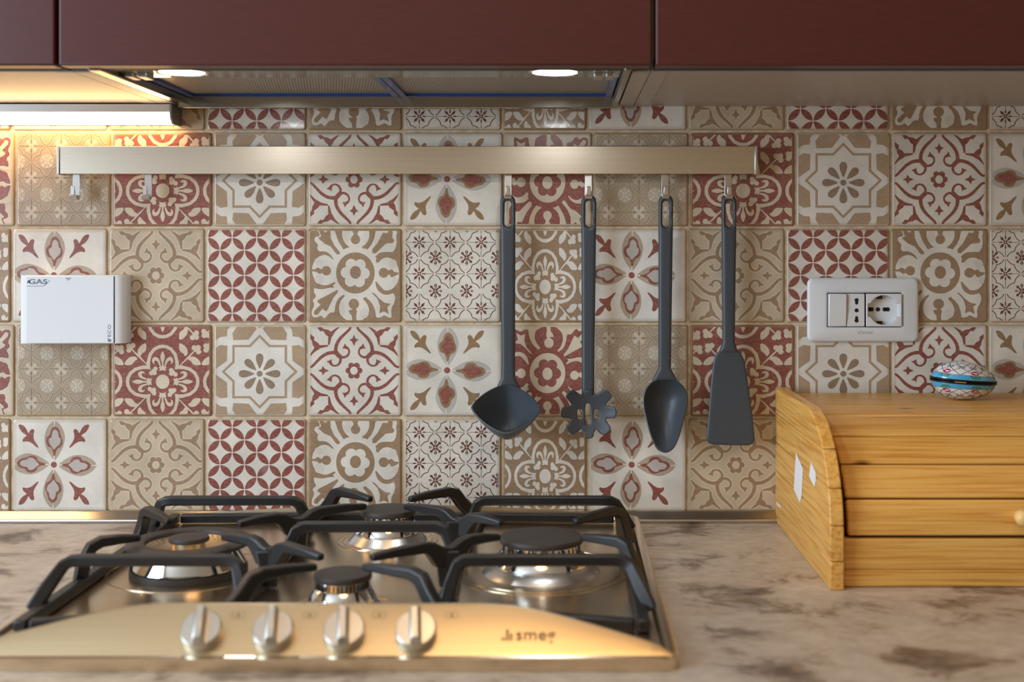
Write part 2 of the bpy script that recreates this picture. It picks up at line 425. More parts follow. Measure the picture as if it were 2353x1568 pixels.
for a in ((wd0, wd0+.05, wz0, wz1), (wd1-.05, wd1, wz0, wz1), (wd0+.05, wd1-.05, wz0, wz0+.05), (wd0+.05, wd1-.05, wz1-.05, wz1), (1.58, 1.62, wz0+.05, wz1-.05)):
    m.box(RX0-.08, RX0-.03, *a)
struct(m.build('window_1', M['plastic']))
# ceiling lamp behind the camera
m = MB(); m.lathe(LAMP, [(.02, .12), (.05, .10), (.05, .085)], 24)
t = thing('ceiling_lamp', 'round glass ceiling lamp giving warm light to the kitchen', 'lamp', (LAMP[0], LAMP[1], LAMP[2]+.12))
m.build('mount', M['alu'], t, smooth=40)
m = MB(); m.lathe(LAMP, [(.05, .085), (.22, .06), (.26, .02), (.22, -.02), (.08, -.04), (.001, -.042)], 32, close=False); m.build('shade', M['lamp_glow'], t, smooth=60)

# ------------------------------------------------------------------ tile designs
# every design is traced in the pixels of a close-up; T maps it to u, v in -1..1 of its tile
class Design:
    def __init__(s, ground, box): s.g = ground; s.b = box; s.shapes = []      # shapes: (layer, ink, [(u,v)...])
    def uv(s, p): x0, x1, y0, y1 = s.b; return ((p[0]-x0)/(x1-x0)*2-1, 1-2*(p[1]-y0)/(y1-y0))
    def poly(s, ink, pts, layer=1, sm=0, lim=.955):
        pts = chaikin(pts, sm) if sm else pts
        q = clip([s.uv(p) for p in pts], -lim, lim, -lim, lim)
        if len(q) > 2: s.shapes.append((layer, ink, q))
    def stroke(s, ink, pts, layer=1, n=5, cap=True, lim=.955):
        c = catmull(pts, n)
        L = []; R = []
        for i, p in enumerate(c):
            a = c[max(i-1, 0)]; b = c[min(i+1, len(c)-1)]; tx, ty = b[0]-a[0], b[1]-a[1]; q = math.hypot(tx, ty) or 1
            L.append((p[0]-ty/q*p[2]/2, p[1]+tx/q*p[2]/2)); R.append((p[0]+ty/q*p[2]/2, p[1]-tx/q*p[2]/2))
        def end(p, q):      # half-round cap at p, pointing away from q
            if not cap or p[2] < 8: return []
            a0 = math.atan2(p[1]-q[1], p[0]-q[0]); r = p[2]/2
            return [(p[0]+r*math.cos(a0+t), p[1]+r*math.sin(a0+t)) for t in (.9, .45, 0, -.45, -.9)]
        s.poly(ink, L+end(c[-1], c[-2])+R[::-1]+end(c[0], c[1]), layer, lim=lim)
def D4(p): return [lambda q, a=a, b=b, w=w: ((q[1] if w else q[0])*a, (q[0] if w else q[1])*b)+tuple(q[2:]) for a in (1, -1) for b in (1, -1) for w in (0, 1)]
MIR = [lambda q, a=a, b=b: (q[0]*a, q[1]*b)+tuple(q[2:]) for a in (1, -1) for b in (1, -1)]
ROT = [lambda q, c=c, s=s: (q[0]*c-q[1]*s, q[0]*s+q[1]*c)+tuple(q[2:]) for c, s in ((1, 0), (0, 1), (-1, 0), (0, -1))]
D8 = D4(None)
def at0(f, pts, c): return [(f(p)[0]+c[0], f(p)[1]+c[1])+tuple(p[2:]) for p in pts]
def grow(pts, k):
    n = len(pts); A = sum(pts[i-1][0]*pts[i][1]-pts[i][0]*pts[i-1][1] for i in range(n)); sg = 1 if A > 0 else -1; o = []
    for i in range(n):
        a, b, c = pts[i-1], pts[i], pts[(i+1) % n]; tx, ty = c[0]-a[0], c[1]-a[1]; q = math.hypot(tx, ty) or 1
        o.append((b[0]+ty/q*k*sg, b[1]-tx/q*k*sg))
    return o

def arabesque(ground, ink, halo=None):
    D = Design(ground, (10, 1540, 20, 1535)); c = (763, 778)
    main = [(62, -735, 34), (68, -692, 38), (135, -625, 42), (225, -535, 50), (282, -440, 54), (300, -345, 58), (285, -285, 66), (225, -218, 60)]
    curl = [(258, -270, 40), (195, -222, 40), (120, -240, 36), (80, -302, 30), (98, -372, 26), (140, -405, 18)]
    tip = [(153, -452), (168, -402), (192, -368), (140, -366), (104, -346), (112, -392)]
    fleur = [(228, -730), (290, -708), (378, -650), (430, -680), (493, -690), (543, -722), (605, -715), (553, -652), (505, -658), (455, -585), (423, -570), (426, -425), (400, -430), (373, -545), (310, -648)]
    dia = [(0, -592), (26, -530), (76, -515), (30, -480), (0, -412), (-30, -480), (-76, -515), (-26, -530)]
    for k, (ly, col) in enumerate(((1, halo), (2, ink))):
        if not col: continue
        e = 44 if k == 0 else 0
        for f in D8:
            D.stroke(col, at0(f, [(x, y, w+e) for x, y, w in main], c), ly)
            D.stroke(col, at0(f, [(x, y, w+e) for x, y, w in curl], c), ly, cap=False)
            D.poly(col, at0(f, grow(tip, e/2), c), ly)
            D.poly(col, at0(f, grow(fleur, e/2), c), ly)
        for f in ROT: D.poly(col, at0(f, grow(dia, e/2), c), ly)
        for i in range(6):
            a = PI/6+i*PI/3+.5236; D.poly(col, circle(c[0]+88*math.cos(a), c[1]+94*math.sin(a), 50+e/2, n=18), ly)
    D.poly(halo or ground, circle(c[0], c[1], 62, 68), 3)
    return D

def quatrefoil(ground, ink):
    D = Design(ground, (15, 1655, 8, 1515))
    def lobe(w, L, k):
        half = [(-k, -k), (-w, -k-60), (-w*.985, -L+w*1.02), (-w*.86, -L+w*.55), (-w*.58, -L+w*.2), (-w*.26, -L+w*.035), (0, -L)]
        return half+[(-x, y) for x, y in half[-2:0:-1]]
    def arms(w, L, k):
        one = lobe(w, L, k); out = []
        for f in (ROT[0], ROT[1], ROT[2], ROT[3]): out += [f(p) for p in one]
        return out
    O = arms(268, 612, 268); I = arms(210, 556, 200)
    mid = [(0, -512), (24, -470), (40, -412), (26, -352), (12, -318), (14, -262), (-14, -262), (-12, -318), (-26, -352), (-40, -412), (-24, -470)]
    base = [(-66, -238), (-42, -258), (-20, -262), (0, -282), (20, -262), (42, -258), (66, -238), (46, -210), (60, -178), (0, -190), (-60, -178), (-46, -210)]
    curl = [(28, -262), (44, -330), (62, -375), (95, -404), (135, -411), (168, -388), (178, -345), (165, -305), (125, -290), (146, -322), (130, -350), (98, -345), (72, -310), (52, -256)]
    leaf = [(-405, -440), (-420, -480), (-408, -545), (-345, -615), (-272, -642), (-272, -530), (-300, -492), (-345, -465), (-368, -415)]
    for cx, cy in ((845, 945), (845-1280, 945), (845+1280, 945), (845, 945-1325), (845-1280, 945-1325), (845+1280, 945-1325)):
        c = (cx, cy); full = cx == 845 and cy == 945
        D.poly(ink, [(x+cx, y+cy) for x, y in O], 1); D.poly(ground, [(x+cx, y+cy) for x, y in I], 2)
        for f in D8:
            if full: D.poly(ink, at0(f, curl, c), 3, 1)
            D.poly(ink, at0(f, leaf, c), 1, 1)
        for f in ROT:
            D.poly(ink, at0(f, mid, c), 3, 1)
            if full: D.poly(ink, at0(f, base, c), 3)
            for x, y, r in ((-120, -213, 38), (-190, -142, 38), (-136, -146, 40), (-160, -172, 34)):
                p = f((x, y)); D.poly(ink, circle(cx+p[0], cy+p[1], r, n=16), 3)
            D.stroke(ink, at0(f, [(-262, -285, 14), (-330, -352, 20), (-400, -425, 30), (-470, -490, 24), (-510, -535, 22)], c), 1)
            for x, y, r in ((-562, -590, 44), (-495, -597, 44), (-560, -522, 44), (-528, -556, 36)):
                p = f((x, y)); D.poly(ink, circle(cx+p[0], cy+p[1], r, n=16), 1)
        if full: D.poly(ink, circle(cx, cy, 113, 118), 3)
    return D

def star(ground, ink):
    D = Design(ground, (45, 1515, 15, 1520)); c = (778, 785)
    P1 = [(-335, -790), (-110, -790), (-50, -702), (-178, -528), (-425, -518), (-440, -632)]
    P2 = [(-790, -790), (-440, -790), (-520, -690), (-530, -580), (-630, -572), (-790, -455)]
    for f in D8: D.poly(ink, at0(f, P1, c), 1, lim=.965)
    for f in MIR: D.poly(ink, at0(f, P2, c), 1, lim=.965)
    for f in ROT: D.poly(ink, at0(f, [(-75, -790), (75, -790), (0, -718)], c), 1, lim=.965)
    def st(t, n, k):
        h = [(0, -t), (n, -k)]; q = []
        for f in ROT: q += [f((-n, -k)), f((0, -t)), f((n, -k)), f((k, -k))]
        return q
    D.poly(ink, [(x+c[0], y+c[1]) for x, y in st(612, 168, 440)], 1)
    D.poly(ground, [(x+c[0], y+c[1]) for x, y in st(560, 150, 402)], 2)
    pet = [(0, -75), (26, -130), (52, -200), (64, -262), (50, -312), (20, -334), (-20, -334), (-50, -312), (-64, -262), (-52, -200), (-26, -130)]
    for i in range(8):
        a = i*PI/4; k = 1 if i % 2 == 0 else .97
        D.poly('taupe2', [(c[0]+(x*math.cos(a)-y*math.sin(a))*k, c[1]+35+(x*math.sin(a)+y*math.cos(a))*k) for x, y in pet], 3, 1)
    D.poly('taupe2', circle(c[0], c[1]+35, 48), 3)
    return D

def lattice(ground, ink):
    D = Design(ground, (15, 1632, 30, 1528)); s = 201
    for i in range(-1, 9):
        for j in range(-1, 9):
            if (i+j) % 2 == 0: continue
            for dx in (1, -1):
                x, y = 30+s*i, -32+202*j; X, Y = x+dx*s, y+202
                # vesica between (x,y) and (X,Y): arcs about the two other corners
                pts = []
                for (ca, cb) in (((X, y), 1), ((x, Y), 1)):
                    a0 = math.atan2((y if ca == (X, y) else Y)-ca[1], (x if ca == (X, y) else X)-ca[0])
                    a1 = math.atan2((Y if ca == (X, y) else y)-ca[1], (X if ca == (X, y) else x)-ca[0])
                    dl = (a1-a0+PI) % (2*PI)-PI
                    for k in range(9): pts.append((ca[0]+s*math.cos(a0+dl*k/8), ca[1]+s*math.sin(a0+dl*k/8)))
                mx, my = (x+X)/2, (y+Y)/2
                D.poly(ink, [(mx+(p[0]-mx)*.93, my+(p[1]-my)*.95) for p in pts], 1, lim=.975)
    return D

def snowflakes(ground, line, flake, emboss=None):
    D = Design(ground, (18, 1592, 28, 1552))
    xs = (268, 770, 1278); ys = (248, 762, 1328)
    q1 = [(24, -238, 12), (52, -196, 12), (92, -164, 12), (146, -148, 12)]; q2 = [(146, -148, 12), (160, -96, 12), (196, -48, 12), (238, -18, 12)]
    def star(c):
        for f in MIR:
            for q in (q1, q2):
                if emboss: D.stroke(emboss, at0(f, [(x, y, 46) for x, y, w in q], c), 1, 3, False, .965)
                D.stroke(line, at0(f, q, c), 2, 3, False, .965)
            D.poly(flake, at0(f, [(88, -96), (74, -42), (44, -30), (22, -18), (18, -22), (30, -46), (44, -76)], c), 3)
        for f in ROT:
            D.poly(line, at0(f, [(3, -240), (3, -118), (-3, -118), (-3, -240)], c), 2)
            D.poly(line, at0(f, [(0, -122), (11, -88), (7, -46), (-7, -46), (-11, -88)], c), 2)
        if emboss: D.poly(emboss, circle(c[0], c[1], 118, n=20), 1)
        D.poly(flake, circle(c[0], c[1], 34, n=8), 3)
        for a in ((-34, -3, 34, 3), (-3, -34, 3, 34)):
            D.poly(ground, [(c[0]+a[0], c[1]+a[1]), (c[0]+a[2], c[1]+a[1]), (c[0]+a[2], c[1]+a[3]), (c[0]+a[0], c[1]+a[3])], 4)
    def snow(c):
        if emboss: D.poly(emboss, circle(c[0], c[1], 122, n=20), 1)
        for f in MIR:
            D.poly(flake, at0(f, [(50, -50), (50, -88), (86, -88), (86, -50), (66, -48), (30, -16), (14, -14), (16, -30), (46, -64)], c), 3)
        for f in ROT[:1]+ROT[2:3]:
            D.poly(flake, at0(f, [(0, -135), (10, -112), (27, -92), (12, -70), (10, -30), (-10, -30), (-12, -70), (-27, -92), (-10, -112)], c), 3)
        for f in ROT[1:2]+ROT[3:4]:
            D.poly(flake, at0(f, [(0, -112), (16, -100), (18, -80), (6, -62), (6, -30), (-6, -30), (-6, -62), (-18, -80), (-16, -100)], c), 3)
        D.poly(flake, circle(c[0], c[1], 40, n=8), 3)
        for a in ((-110, -3, 110, 3), (-3, -130, 3, 130)):
            D.poly(ground, [(c[0]+a[0], c[1]+a[1]), (c[0]+a[2], c[1]+a[1]), (c[0]+a[2], c[1]+a[3]), (c[0]+a[0], c[1]+a[3])], 4)
    for x in xs:
        for y in ys: star((x, y))
    for x in (50, 532, 1040, 1540):
        for y in (-34, 497, 1042): snow((x, y))
    return D

def medallion(ground, ink, cloud, flip=False):
    D = Design(ground, (5, 1540, 32, 1548))
    if flip: D.b = (1540, 5, 1548, 32)
    cx, cy = 783, 748
    D.poly(ink, circle(cx, cy, 420, 430, 48), 1)
    for x, y, rx, ry in ((285, 702, 216, 247), (790, 120, 226, 230), (1305, 765, 200, 268), (766, 1310, 255, 232)): D.poly(ink, circle(x, y, rx, ry, 36), 1)
    for p in ([(135, 20), (430, 20), (475, 160), (560, 330), (640, 430), (480, 600), (400, 490), (330, 415), (250, 395), (180, 402), (152, 345), (172, 285), (108, 230), (112, 165), (215, 150)],
              [(1130, 20), (1460, 20), (1470, 110), (1455, 160), (1468, 260), (1440, 370), (1385, 418), (1280, 405), (1180, 420), (1120, 480), (980, 560), (940, 420), (1080, 250)],
              [(495, 1010), (620, 1100), (560, 1140), (470, 1250), (435, 1400), (370, 1380), (270, 1500), (225, 1430), (150, 1475), (70, 1460), (60, 1370), (115, 1260), (70, 1190), (145, 1130), (98, 1060), (105, 975), (250, 1010), (400, 980)],
              [(1120, 1475), (1115, 1370), (1060, 1240), (940, 1130), (1000, 1000), (1120, 960), (1200, 1050), (1290, 1090), (1400, 1062), (1445, 1130), (1430, 1230), (1370, 1330), (1385, 1480), (1330, 1470), (1260, 1430), (1200, 1470)]):
        D.poly(ink, p, 1, 1)
    for x, y, rx, ry in ((180, 560, 70, 60), (190, 850, 80, 75), (640, 150, 60, 110), (1400, 600, 70, 75), (1440, 870, 50, 60), (560, 1330, 45, 110), (930, 1400, 75, 80)): D.poly(cloud, circle(x, y, rx, ry, 18), 2)
    for q in ([(90, 440, 60), (250, 425, 52), (345, 455, 38), (415, 520, 14)], [(508, 20, 100), (520, 150, 88), (556, 245, 76), (600, 315, 42)],
              [(1045, 20, 72), (1050, 170, 66), (1005, 290, 44), (905, 354, 8)], [(1430, 455, 80), (1290, 452, 88), (1195, 482, 84), (1150, 552, 58)],
              [(90, 960, 60), (230, 985, 52), (350, 958, 44), (438, 912, 30)], [(478, 1420, 62), (480, 1300, 60), (522, 1185, 54), (592, 1115, 26)],
              [(1065, 1500, 116), (1052, 1330, 86), (1000, 1225, 66), (935, 1165, 44)], [(1420, 1050, 44), (1280, 1072, 56), (1182, 1003, 72), (1125, 900, 24)]):
        D.stroke(ground, q, 3)
    for p in ([(180, 45), (230, 45), (290, 95), (345, 50), (370, 70), (375, 180), (432, 300), (530, 415), (512, 450), (470, 440), (380, 320), (270, 270), (172, 185), (222, 150)],
              [(1345, 45), (1400, 80), (1388, 170), (1428, 220), (1400, 262), (1285, 272), (1200, 350), (1115, 430), (1065, 425), (1062, 365), (1150, 262), (1240, 92), (1310, 102)],
              [(488, 1020), (500, 1052), (420, 1150), (308, 1372), (240, 1328), (150, 1432), (98, 1412), (110, 1358), (212, 1262), (150, 1212), (180, 1180), (300, 1120)],
              [(1048, 1062), (1100, 1082), (1180, 1168), (1262, 1230), (1366, 1250), (1308, 1300), (1335, 1412), (1250, 1370), (1180, 1402), (1192, 1290), (1150, 1170)]):
        D.poly(ground, p, 3)
    for x, y, r in ((305, 712, 76), (785, 205, 76), (1250, 745, 80), (758, 1250, 84)): D.poly(ground, circle(x, y, r, n=24), 3)
    for p in ([(20, 690), (110, 690), (165, 658), (230, 695), (250, 740), (195, 765), (140, 728), (20, 715)], [(700, 20), (860, 20), (815, 105), (830, 160), (745, 160), (755, 105)],
              [(1320, 710), (1385, 688), (1420, 730), (1500, 742), (1490, 770), (1380, 822), (1340, 765), (1290, 790)],
              [(735, 1310), (735, 1345), (672, 1352), (690, 1400), (725, 1440), (735, 1570), (800, 1570), (795, 1440), (808, 1370), (782, 1310)]):
        D.poly(ground, p, 3)
    D.poly(ground, circle(cx, cy, 316, 334, 44), 3)
    for i in range(6):
        a = i*PI/3+.05; D.poly(ink, circle(cx+148*math.cos(a), cy+155*math.sin(a), 92, 92, 22), 4)
    D.poly(ink, circle(cx, cy, 165), 4); D.poly(ground, circle(cx+2, cy-10, 90, 104), 5)
    return D

def petals(ground, alm, midc, inn, corner):
    D = Design(ground, (20, 1605, 28, 1532)); c = (716, 775)
    al = [(-8, -78), (-60, -150), (-118, -240), (-158, -350), (-158, -480), (-112, -610), (-50, -690), (0, -716), (60, -700), (130, -620), (180, -510), (188, -420), (160, -300), (100, -180), (30, -82)]
    mi = [(4, -625), (-50, -575), (-64, -485), (-122, -450), (-134, -370), (-100, -292), (-40, -280), (-18, -220), (-4, -140), (22, -145), (52, -265), (126, -288), (156, -380), (118, -462), (98, -560), (50, -615)]
    ii = [(14, -580), (-28, -530), (-36, -440), (-88, -428), (-80, -350), (-30, -290), (0, -238), (44, -290), (108, -340), (122, -425), (80, -450), (74, -540)]
    fl = [(-600, -660), (-515, -645), (-455, -565), (-430, -502), (-405, -555), (-365, -588), (-325, -560), (-348, -480), (-340, -405), (-252, -280), (-275, -272), (-385, -365), (-465, -385), (-522, -365), (-530, -405), (-495, -450), (-448, -475), (-535, -525), (-585, -595)]
    for i, f in enumerate(ROT):
        D.poly(alm, at0(f, al, c), 1, 2); D.poly(midc, at0(f, mi, c), 2, 1); D.poly(inn, at0(f, ii, c), 3, 1)
        D.poly(ground, at0(f, [(2, -730), (24, -730), (18, -628), (8, -628)], c), 3); D.poly(ground, at0(f, [(-6, -140), (14, -140), (14, -70), (-6, -70)], c), 4)
    for f in MIR: D.poly(corner, at0(f, fl, c), 1, 1)
    D.poly(inn if inn == 'red' else 'red', circle(c[0], c[1], 50), 1)
    return D

DES = dict(B1=arabesque('white', 'red'), B2=arabesque('beige', 'taupe', 'pale'), F1=quatrefoil('red', 'cream'), F2=quatrefoil('taupe', 'white'),
           G=star('starw', 'sand'), C=lattice('white', 'red'), E1=snowflakes('white', 'dark', 'dark'), E2=snowflakes('stone', 'stonedk', 'stonehi', 'stonelt'),
           D1=medallion('taupe', 'white', 'smoke'), D2=medallion('cream', 'red', 'red', True),
           A1=petals('starw', 'greige', 'red', 'lilac', 'red'), A2=petals('white', 'lilac', 'olive', 'red', 'olive'))
TT = .0024      # tile thickness in front of the grout
def tile_mesh(name, D):
    mb = MB(); mats = [TM(D.g, True)]; keys = {('g',): 0}
    # glazed body with a cushioned rim : rings of a rounded square
    rings = [(1.0, .05, 0), (1.0, .05, TT*.45), (.993, .055, TT*.78), (.978, .065, TT*.95), (.955, .075, TT)]
    n = None; b0 = len(mb.v)
    for h, r, d in rings:
        p = rrect(-h, h, -h, h, r, 4); n = len(p); mb.v += [(x, -d, z) for x, z in p]
    for k in range(len(rings)-1):
        for i in range(n):
            mb.f.append([k*n+i, k*n+(i+1) % n, (k+1)*n+(i+1) % n, (k+1)*n+i]); mb.m.append(0)
    mb.f.append([(len(rings)-1)*n+i for i in range(n)]); mb.m.append(0)
    for si, (ly, ink, p) in enumerate(D.shapes):
        if ink not in keys: keys[ink] = len(mats); mats.append(TM(ink))
        mb.add([(u, -TT-ly*.00008-si/len(D.shapes)*.00007, v) for u, v in p], [list(range(len(p)))], keys[ink])
    me = bpy.data.meshes.new(name); me.from_pydata(mb.v, [], mb.f)
    for q in mats: me.materials.append(q)
    for q, mi in zip(me.polygons, mb.m): q.material_index = mi
    nf = (len(rings)-1)*n
    for i, q in enumerate(me.polygons): q.use_smooth = i < nf
    return me
EVEN = [-172, 26, 248, 472, 705, 925, 1153, 1350, 1580, 1805, 2045, 2272, 2500]
ODD = [-170, 35, 256, 489, 705, 925, 1157, 1362, 1584, 1828, 2048, 2271, 2503]
ET = ['F2', 'A1', 'B2', 'C', 'D1', 'E1']*2; OT = ['D2', 'E2', 'F1', 'G', 'B1', 'A2']*2
ROWS = [(83, 302, 0), (302, 523, 1), (523, 744, 0), (744, 960, 1), (960, 1178, 0)]
TMESH = {k: tile_mesh('tile', d) for k, d in DES.items()}
sw = scale_at(TT)
for y0, y1, odd in ROWS:
    E, Tp = (ODD, OT) if odd else (EVEN, ET)
    for i, k in enumerate(Tp):
        x0, x1 = (E[i]-PX0)/sw, (E[i+1]-PX0)/sw; z1, z0 = CAM_Z-(y0-PY0)/sw, CAM_Z-(y1-PY0)/sw
        o = bpy.data.objects.new('tile', TMESH[k]); COL.objects.link(o); o.parent = wb
        g = .0017
        o.location = ((x0+x1)/2, 0, (z0+z1)/2); o.scale = ((x1-x0)/2-g, 1, (z1-z0)/2-g)

# metal strip closing the joint between worktop and tiles
ZW = .900
m = MB(); m.prism([(0, ZW), (.018, ZW), (.018, ZW+.004), (.0135, ZW+.0075), (.0075, ZW+.0125), (.0055, ZW+.014), (0, ZW+.014)], RX0+.02, RX1-.02)
struct(m.build('trim_1', steel('strip_steel', srgb(196, 190, 182), .22), bevel=.0012))
# ------------------------------------------------------------------ worktop
tag(box(RX0+.02, RX1-.02, .0005, .64, ZW-.04, ZW).build('worktop', M['stone'], bevel=.002), 'grey brown stone effect worktop with darker flecks below the tiles', 'worktop')

# ------------------------------------------------------------------ wall cabinets
ZC = 1.4310
def cabinet(label, x0, x1, under=True, sidestrip=None):
    t = thing('wall_cabinet', label, 'cabinet', W((x0+x1)/2, 0, ZC), 'burgundy wall cabinets')
    m = MB(); th = .018
    m.box(x0, x0+th, .001, .306, ZC, 2.15); m.box(x1-th, x1, .001, .306, ZC, 2.15)
    m.box(x0+th, x1-th, .001, .306, 2.132, 2.15); m.box(x0+th, x1-th, .001, .006, ZC+.05, 2.132)
    m.build('carcass', M['laminate'], t)
    if under: box(x0+th+.0004, x1-th-.0004, .001, .306, ZC+.0005, ZC+.018).build('bottom_panel', M['laminate'], t)
    box(x0+.002, x1-.002, .3065, .3265, ZC+.0015, ZC+.012).build('gap_shade_strip', M['gap_shade'], t)  # added dark strip, paints the shade into the gap behind the door
    box(x0+.0016, x1-.0016, .3275, .350, ZC+.0005, 2.15).build('door', M['burgundy'], t, bevel=.0018, segs=3)
    return t
XL, XR = -.5042, .0922
cabinet('burgundy fronted wall cabinet with pale underside above the warm strip light', -1.10, XL-.0005)
cabinet('burgundy fronted wall cabinet holding the built-in cooker hood', XL+.0005, XR-.0005, under=False)
cabinet('burgundy fronted wall cabinet above the bread box and wall socket', XR+.0005, .99)

# ------------------------------------------------------------------ cooker hood
XC = (XL+XR)/2
h = thing('range_hood', 'built-in stainless cooker hood with two filters and two round lights', 'cooker hood', W(XC, .16, ZC+.03))
xi0, xi1 = XL+.0205, XR-.0205     # inside the carcass sides
ZF = 1.4400
box(xi0, xi1, .008, .322, ZF+.012, ZF+.20).build('housing', M['hoodsteel'], h)
for a, b in ((xi0, xi0+.013), (xi1-.007, xi1)): box(a, b, .03, .322, ZC-.0005, ZF+.012).build('side_flange', M['hoodsteel'], h, bevel=.0008)
box(xi0, xi1, .018, .030, ZC-.005, ZF+.012).build('rear_lip', M['hoodsteel'], h, bevel=.0012)
fx0, fx1 = xi0+.0135, xi1-.0075
box(fx0, fx1, .222, .321, ZF-.0025, ZF+.012).build('light_panel', mat('hood_glass_strip', srgb(150, 158, 150), .12, metal=.7), h, bevel=.0008)
xm = (fx0+fx1)/2
for a, b in ((fx0+.001, xm-.0006), (xm+.0006, fx1-.001)):
    m = MB()
    for q in ((a, a+.008, .0315, .221), (b-.008, b, .0315, .221), (a+.008, b-.008, .0315, .0355), (a+.008, b-.008, .213, .221)): m.box(q[0], q[1], q[2], q[3], ZF, ZF+.010)
    f = m.build('filter', M['blue_film'], h)
    box(a+.0078, b-.0078, .0353, .2132, ZF+.0035, ZF+.0085).build('filter_mesh', M['filter'], f)
for px in (418, 1275):
    x, d, z = atz(px, 160, ZF-.0035); x = (px-PX0)/scale_at(.278)
    m = MB(); m.lathe(W(x, .278, ZF-.0125), [(.0285, .0095), (.0285, .0075), (.026, .0062), (.0235, .0075), (.0235, .0095)], 32, close=False)
    l = m.build('lamp', M['chrome'], h, smooth=50)
    m = MB(); m.lathe(W(x, .278, ZF-.0060), [(.0005, -.0002), (.012, 0), (.0232, .0015), (.0232, .0025)], 32, close=False); m.build('lens', M['led_cool'], l, smooth=60)
for a, b in ((xi1-.024, xi1-.015), (xi1-.037, xi1-.027), (xi0+.016, xi0+.025), (xi0+.029, xi0+.039)):
    box(a, b, .235, .262, ZF-.0075, ZF-.002).build('clip', M['alu'], h, bevel=.001)

# ------------------------------------------------------------------ warm strip light under the left cabinet
s = thing('strip_light', 'glowing warm strip light in an aluminium profile under the wall cabinet', 'light', W(-.8, .02, ZC-.027))
x1 = -.4875; x0 = -1.085
m = MB(); m.prism([(.002, ZC-.001), (.0385, ZC-.001), (.0385, ZC-.0108), (.034, ZC-.0112), (.034, ZC-.006), (.006, ZC-.006), (.006, ZC-.024), (.002, ZC-.024)], x0, x1-.0035); m.build('profile', M['alu'], s)
m = MB(); m.prism([(.0375, ZC-.0113), (.036, ZC-.018), (.029, ZC-.0235), (.0065, ZC-.0235), (.0065, ZC-.0065), (.0335, ZC-.0065)], x0+.001, x1-.004); m.build('diffuser', M['led_warm'], s)
m = MB(); m.prism([(.0015, ZC-.0005), (.0395, ZC-.0005), (.0395, ZC-.012), (.0375, ZC-.019), (.030, ZC-.0255), (.0015, ZC-.0255)], x1-.0033, x1); m.build('end_cap', mat('grey_plastic', srgb(120, 118, 114), .5), s, bevel=.0008)

# ------------------------------------------------------------------ utensil rail and hooks
dR = .028; sR = scale_at(dR)
rx0, rx1 = (130-PX0)/sR, (1741-PX0)/sR; rz1, rz0 = CAM_Z-(336-PY0)/sR, CAM_Z-(400-PY0)/sR
r = thing('utensil_rail', 'long brushed aluminium utensil rail fixed across the tiles', 'rail', W((rx0+rx1)/2, .005, rz0))
m = MB(); m.prism([(.012, rz1), (dR, rz1), (dR, rz0), (.0255, rz0), (.0255, rz1-.003), (.0145, rz1-.003), (.0145, rz0+.006), (.012, rz0+.006)], rx0+.004, rx1-.004)
m.build('bar', M['rail'], r, bevel=.0006)
for a, b in ((rx0, rx0+.0039), (rx1-.0039, rx1)): box(a, b, .0055, dR+.0012, rz0-.0008, rz1+.0008).build('end_cap', M['alu'], r, bevel=.0008)
for x in (-.45, -.19, .08): box(x-.02, x+.02, TT+.0006, .0122, rz0+.010, rz1-.008).build('wall_bracket', M['alu'], r)
HW = .0094
def hook(px, label, group='hooks on the utensil rail'):
    x = (px-PX0)/scale_at(.020)
    t = thing('rail_hook', label, 'hook', W(x, .019, rz0), group)
    zb = CAM_Z-(459-PY0)/scale_at(.020)
    m = MB(); e = .0016
    m.bar([(x, .0205, rz1-.010), (x, .0205, zb+.006), (x, .0214, zb+.0022), (x, .0238, zb+.0004), (x, .0262, zb), (x, .0290, zb+.0006), (x, .0312, zb+.0028), (x, .0318, zb+.006)], [(HW, e)]*8, side=Vector((1, 0, 0)))
    m.build('stem', M['alu'], t, bevel=.0005)
    m = MB(); m.bar([(x, .0318, zb+.0055), (x, .0322, zb+.010), (x, .0330, zb+.0165)], [(HW*.62, .0026), (HW*.60, .0024), (HW*.5, .0018)], side=Vector((1, 0, 0))); m.build('tip', M['alu'], t, bevel=.0006)
    return t, x, zb
hook(176, 'empty satin metal hook next to the rail end cap below the strip light'); hook(341, 'second empty satin metal hook counting from the rail end below the strip light')

# ------------------------------------------------------------------ utensils
DH = .0265    # handles hang here, in the crook of the hooks
def px2(px, py, d=DH): s = scale_at(d); return ((px-PX0)/s, CAM_Z-(py-PY0)/s)
def handle(t, cx, ytop, ybot, wt, wb_, flare=None, bx=None, base=lambda x, z: DH):
    bx = cx if bx is None else bx
    left = []; N = 14
    out = []
    # top rounded end
    r = wt/2
    for k in range(0, 13):
        a = PI-PI*k/12; out.append((cx+r*math.cos(a), ytop+r-r*math.sin(a)))
    right = []; lf = []
    for k in range(1, N+1):
        t_ = k/N; y = ytop+r+(ybot-ytop-r)*t_; w = wt+(wb_-wt)*min(1, t_*1.15); c = cx+(bx-cx)*t_
        if flare:
            q = max(0, (y-(ybot-flare[0]))/flare[0]); w += flare[1]*q*q
        right.append((c+w/2, y)); lf.append((c-w/2, y))
    outline = out+right+lf[::-1]
    slot = []
    for k in range(13): a = PI-PI*k/12; slot.append((cx+7.5*math.cos(a), ytop+22-7.5*math.sin(a)))
    for k in range(13): a = -PI*k/12; slot.append((cx+.5+8.5*math.cos(a), ytop+66-8.5*math.sin(a)))
    m = MB(); plate(m, [px2(*p) for p in outline], [[px2(*p) for p in slot]], .0045, .0085, .0040, base)
    return m.build('handle', M['nylon'], t, smooth=60)
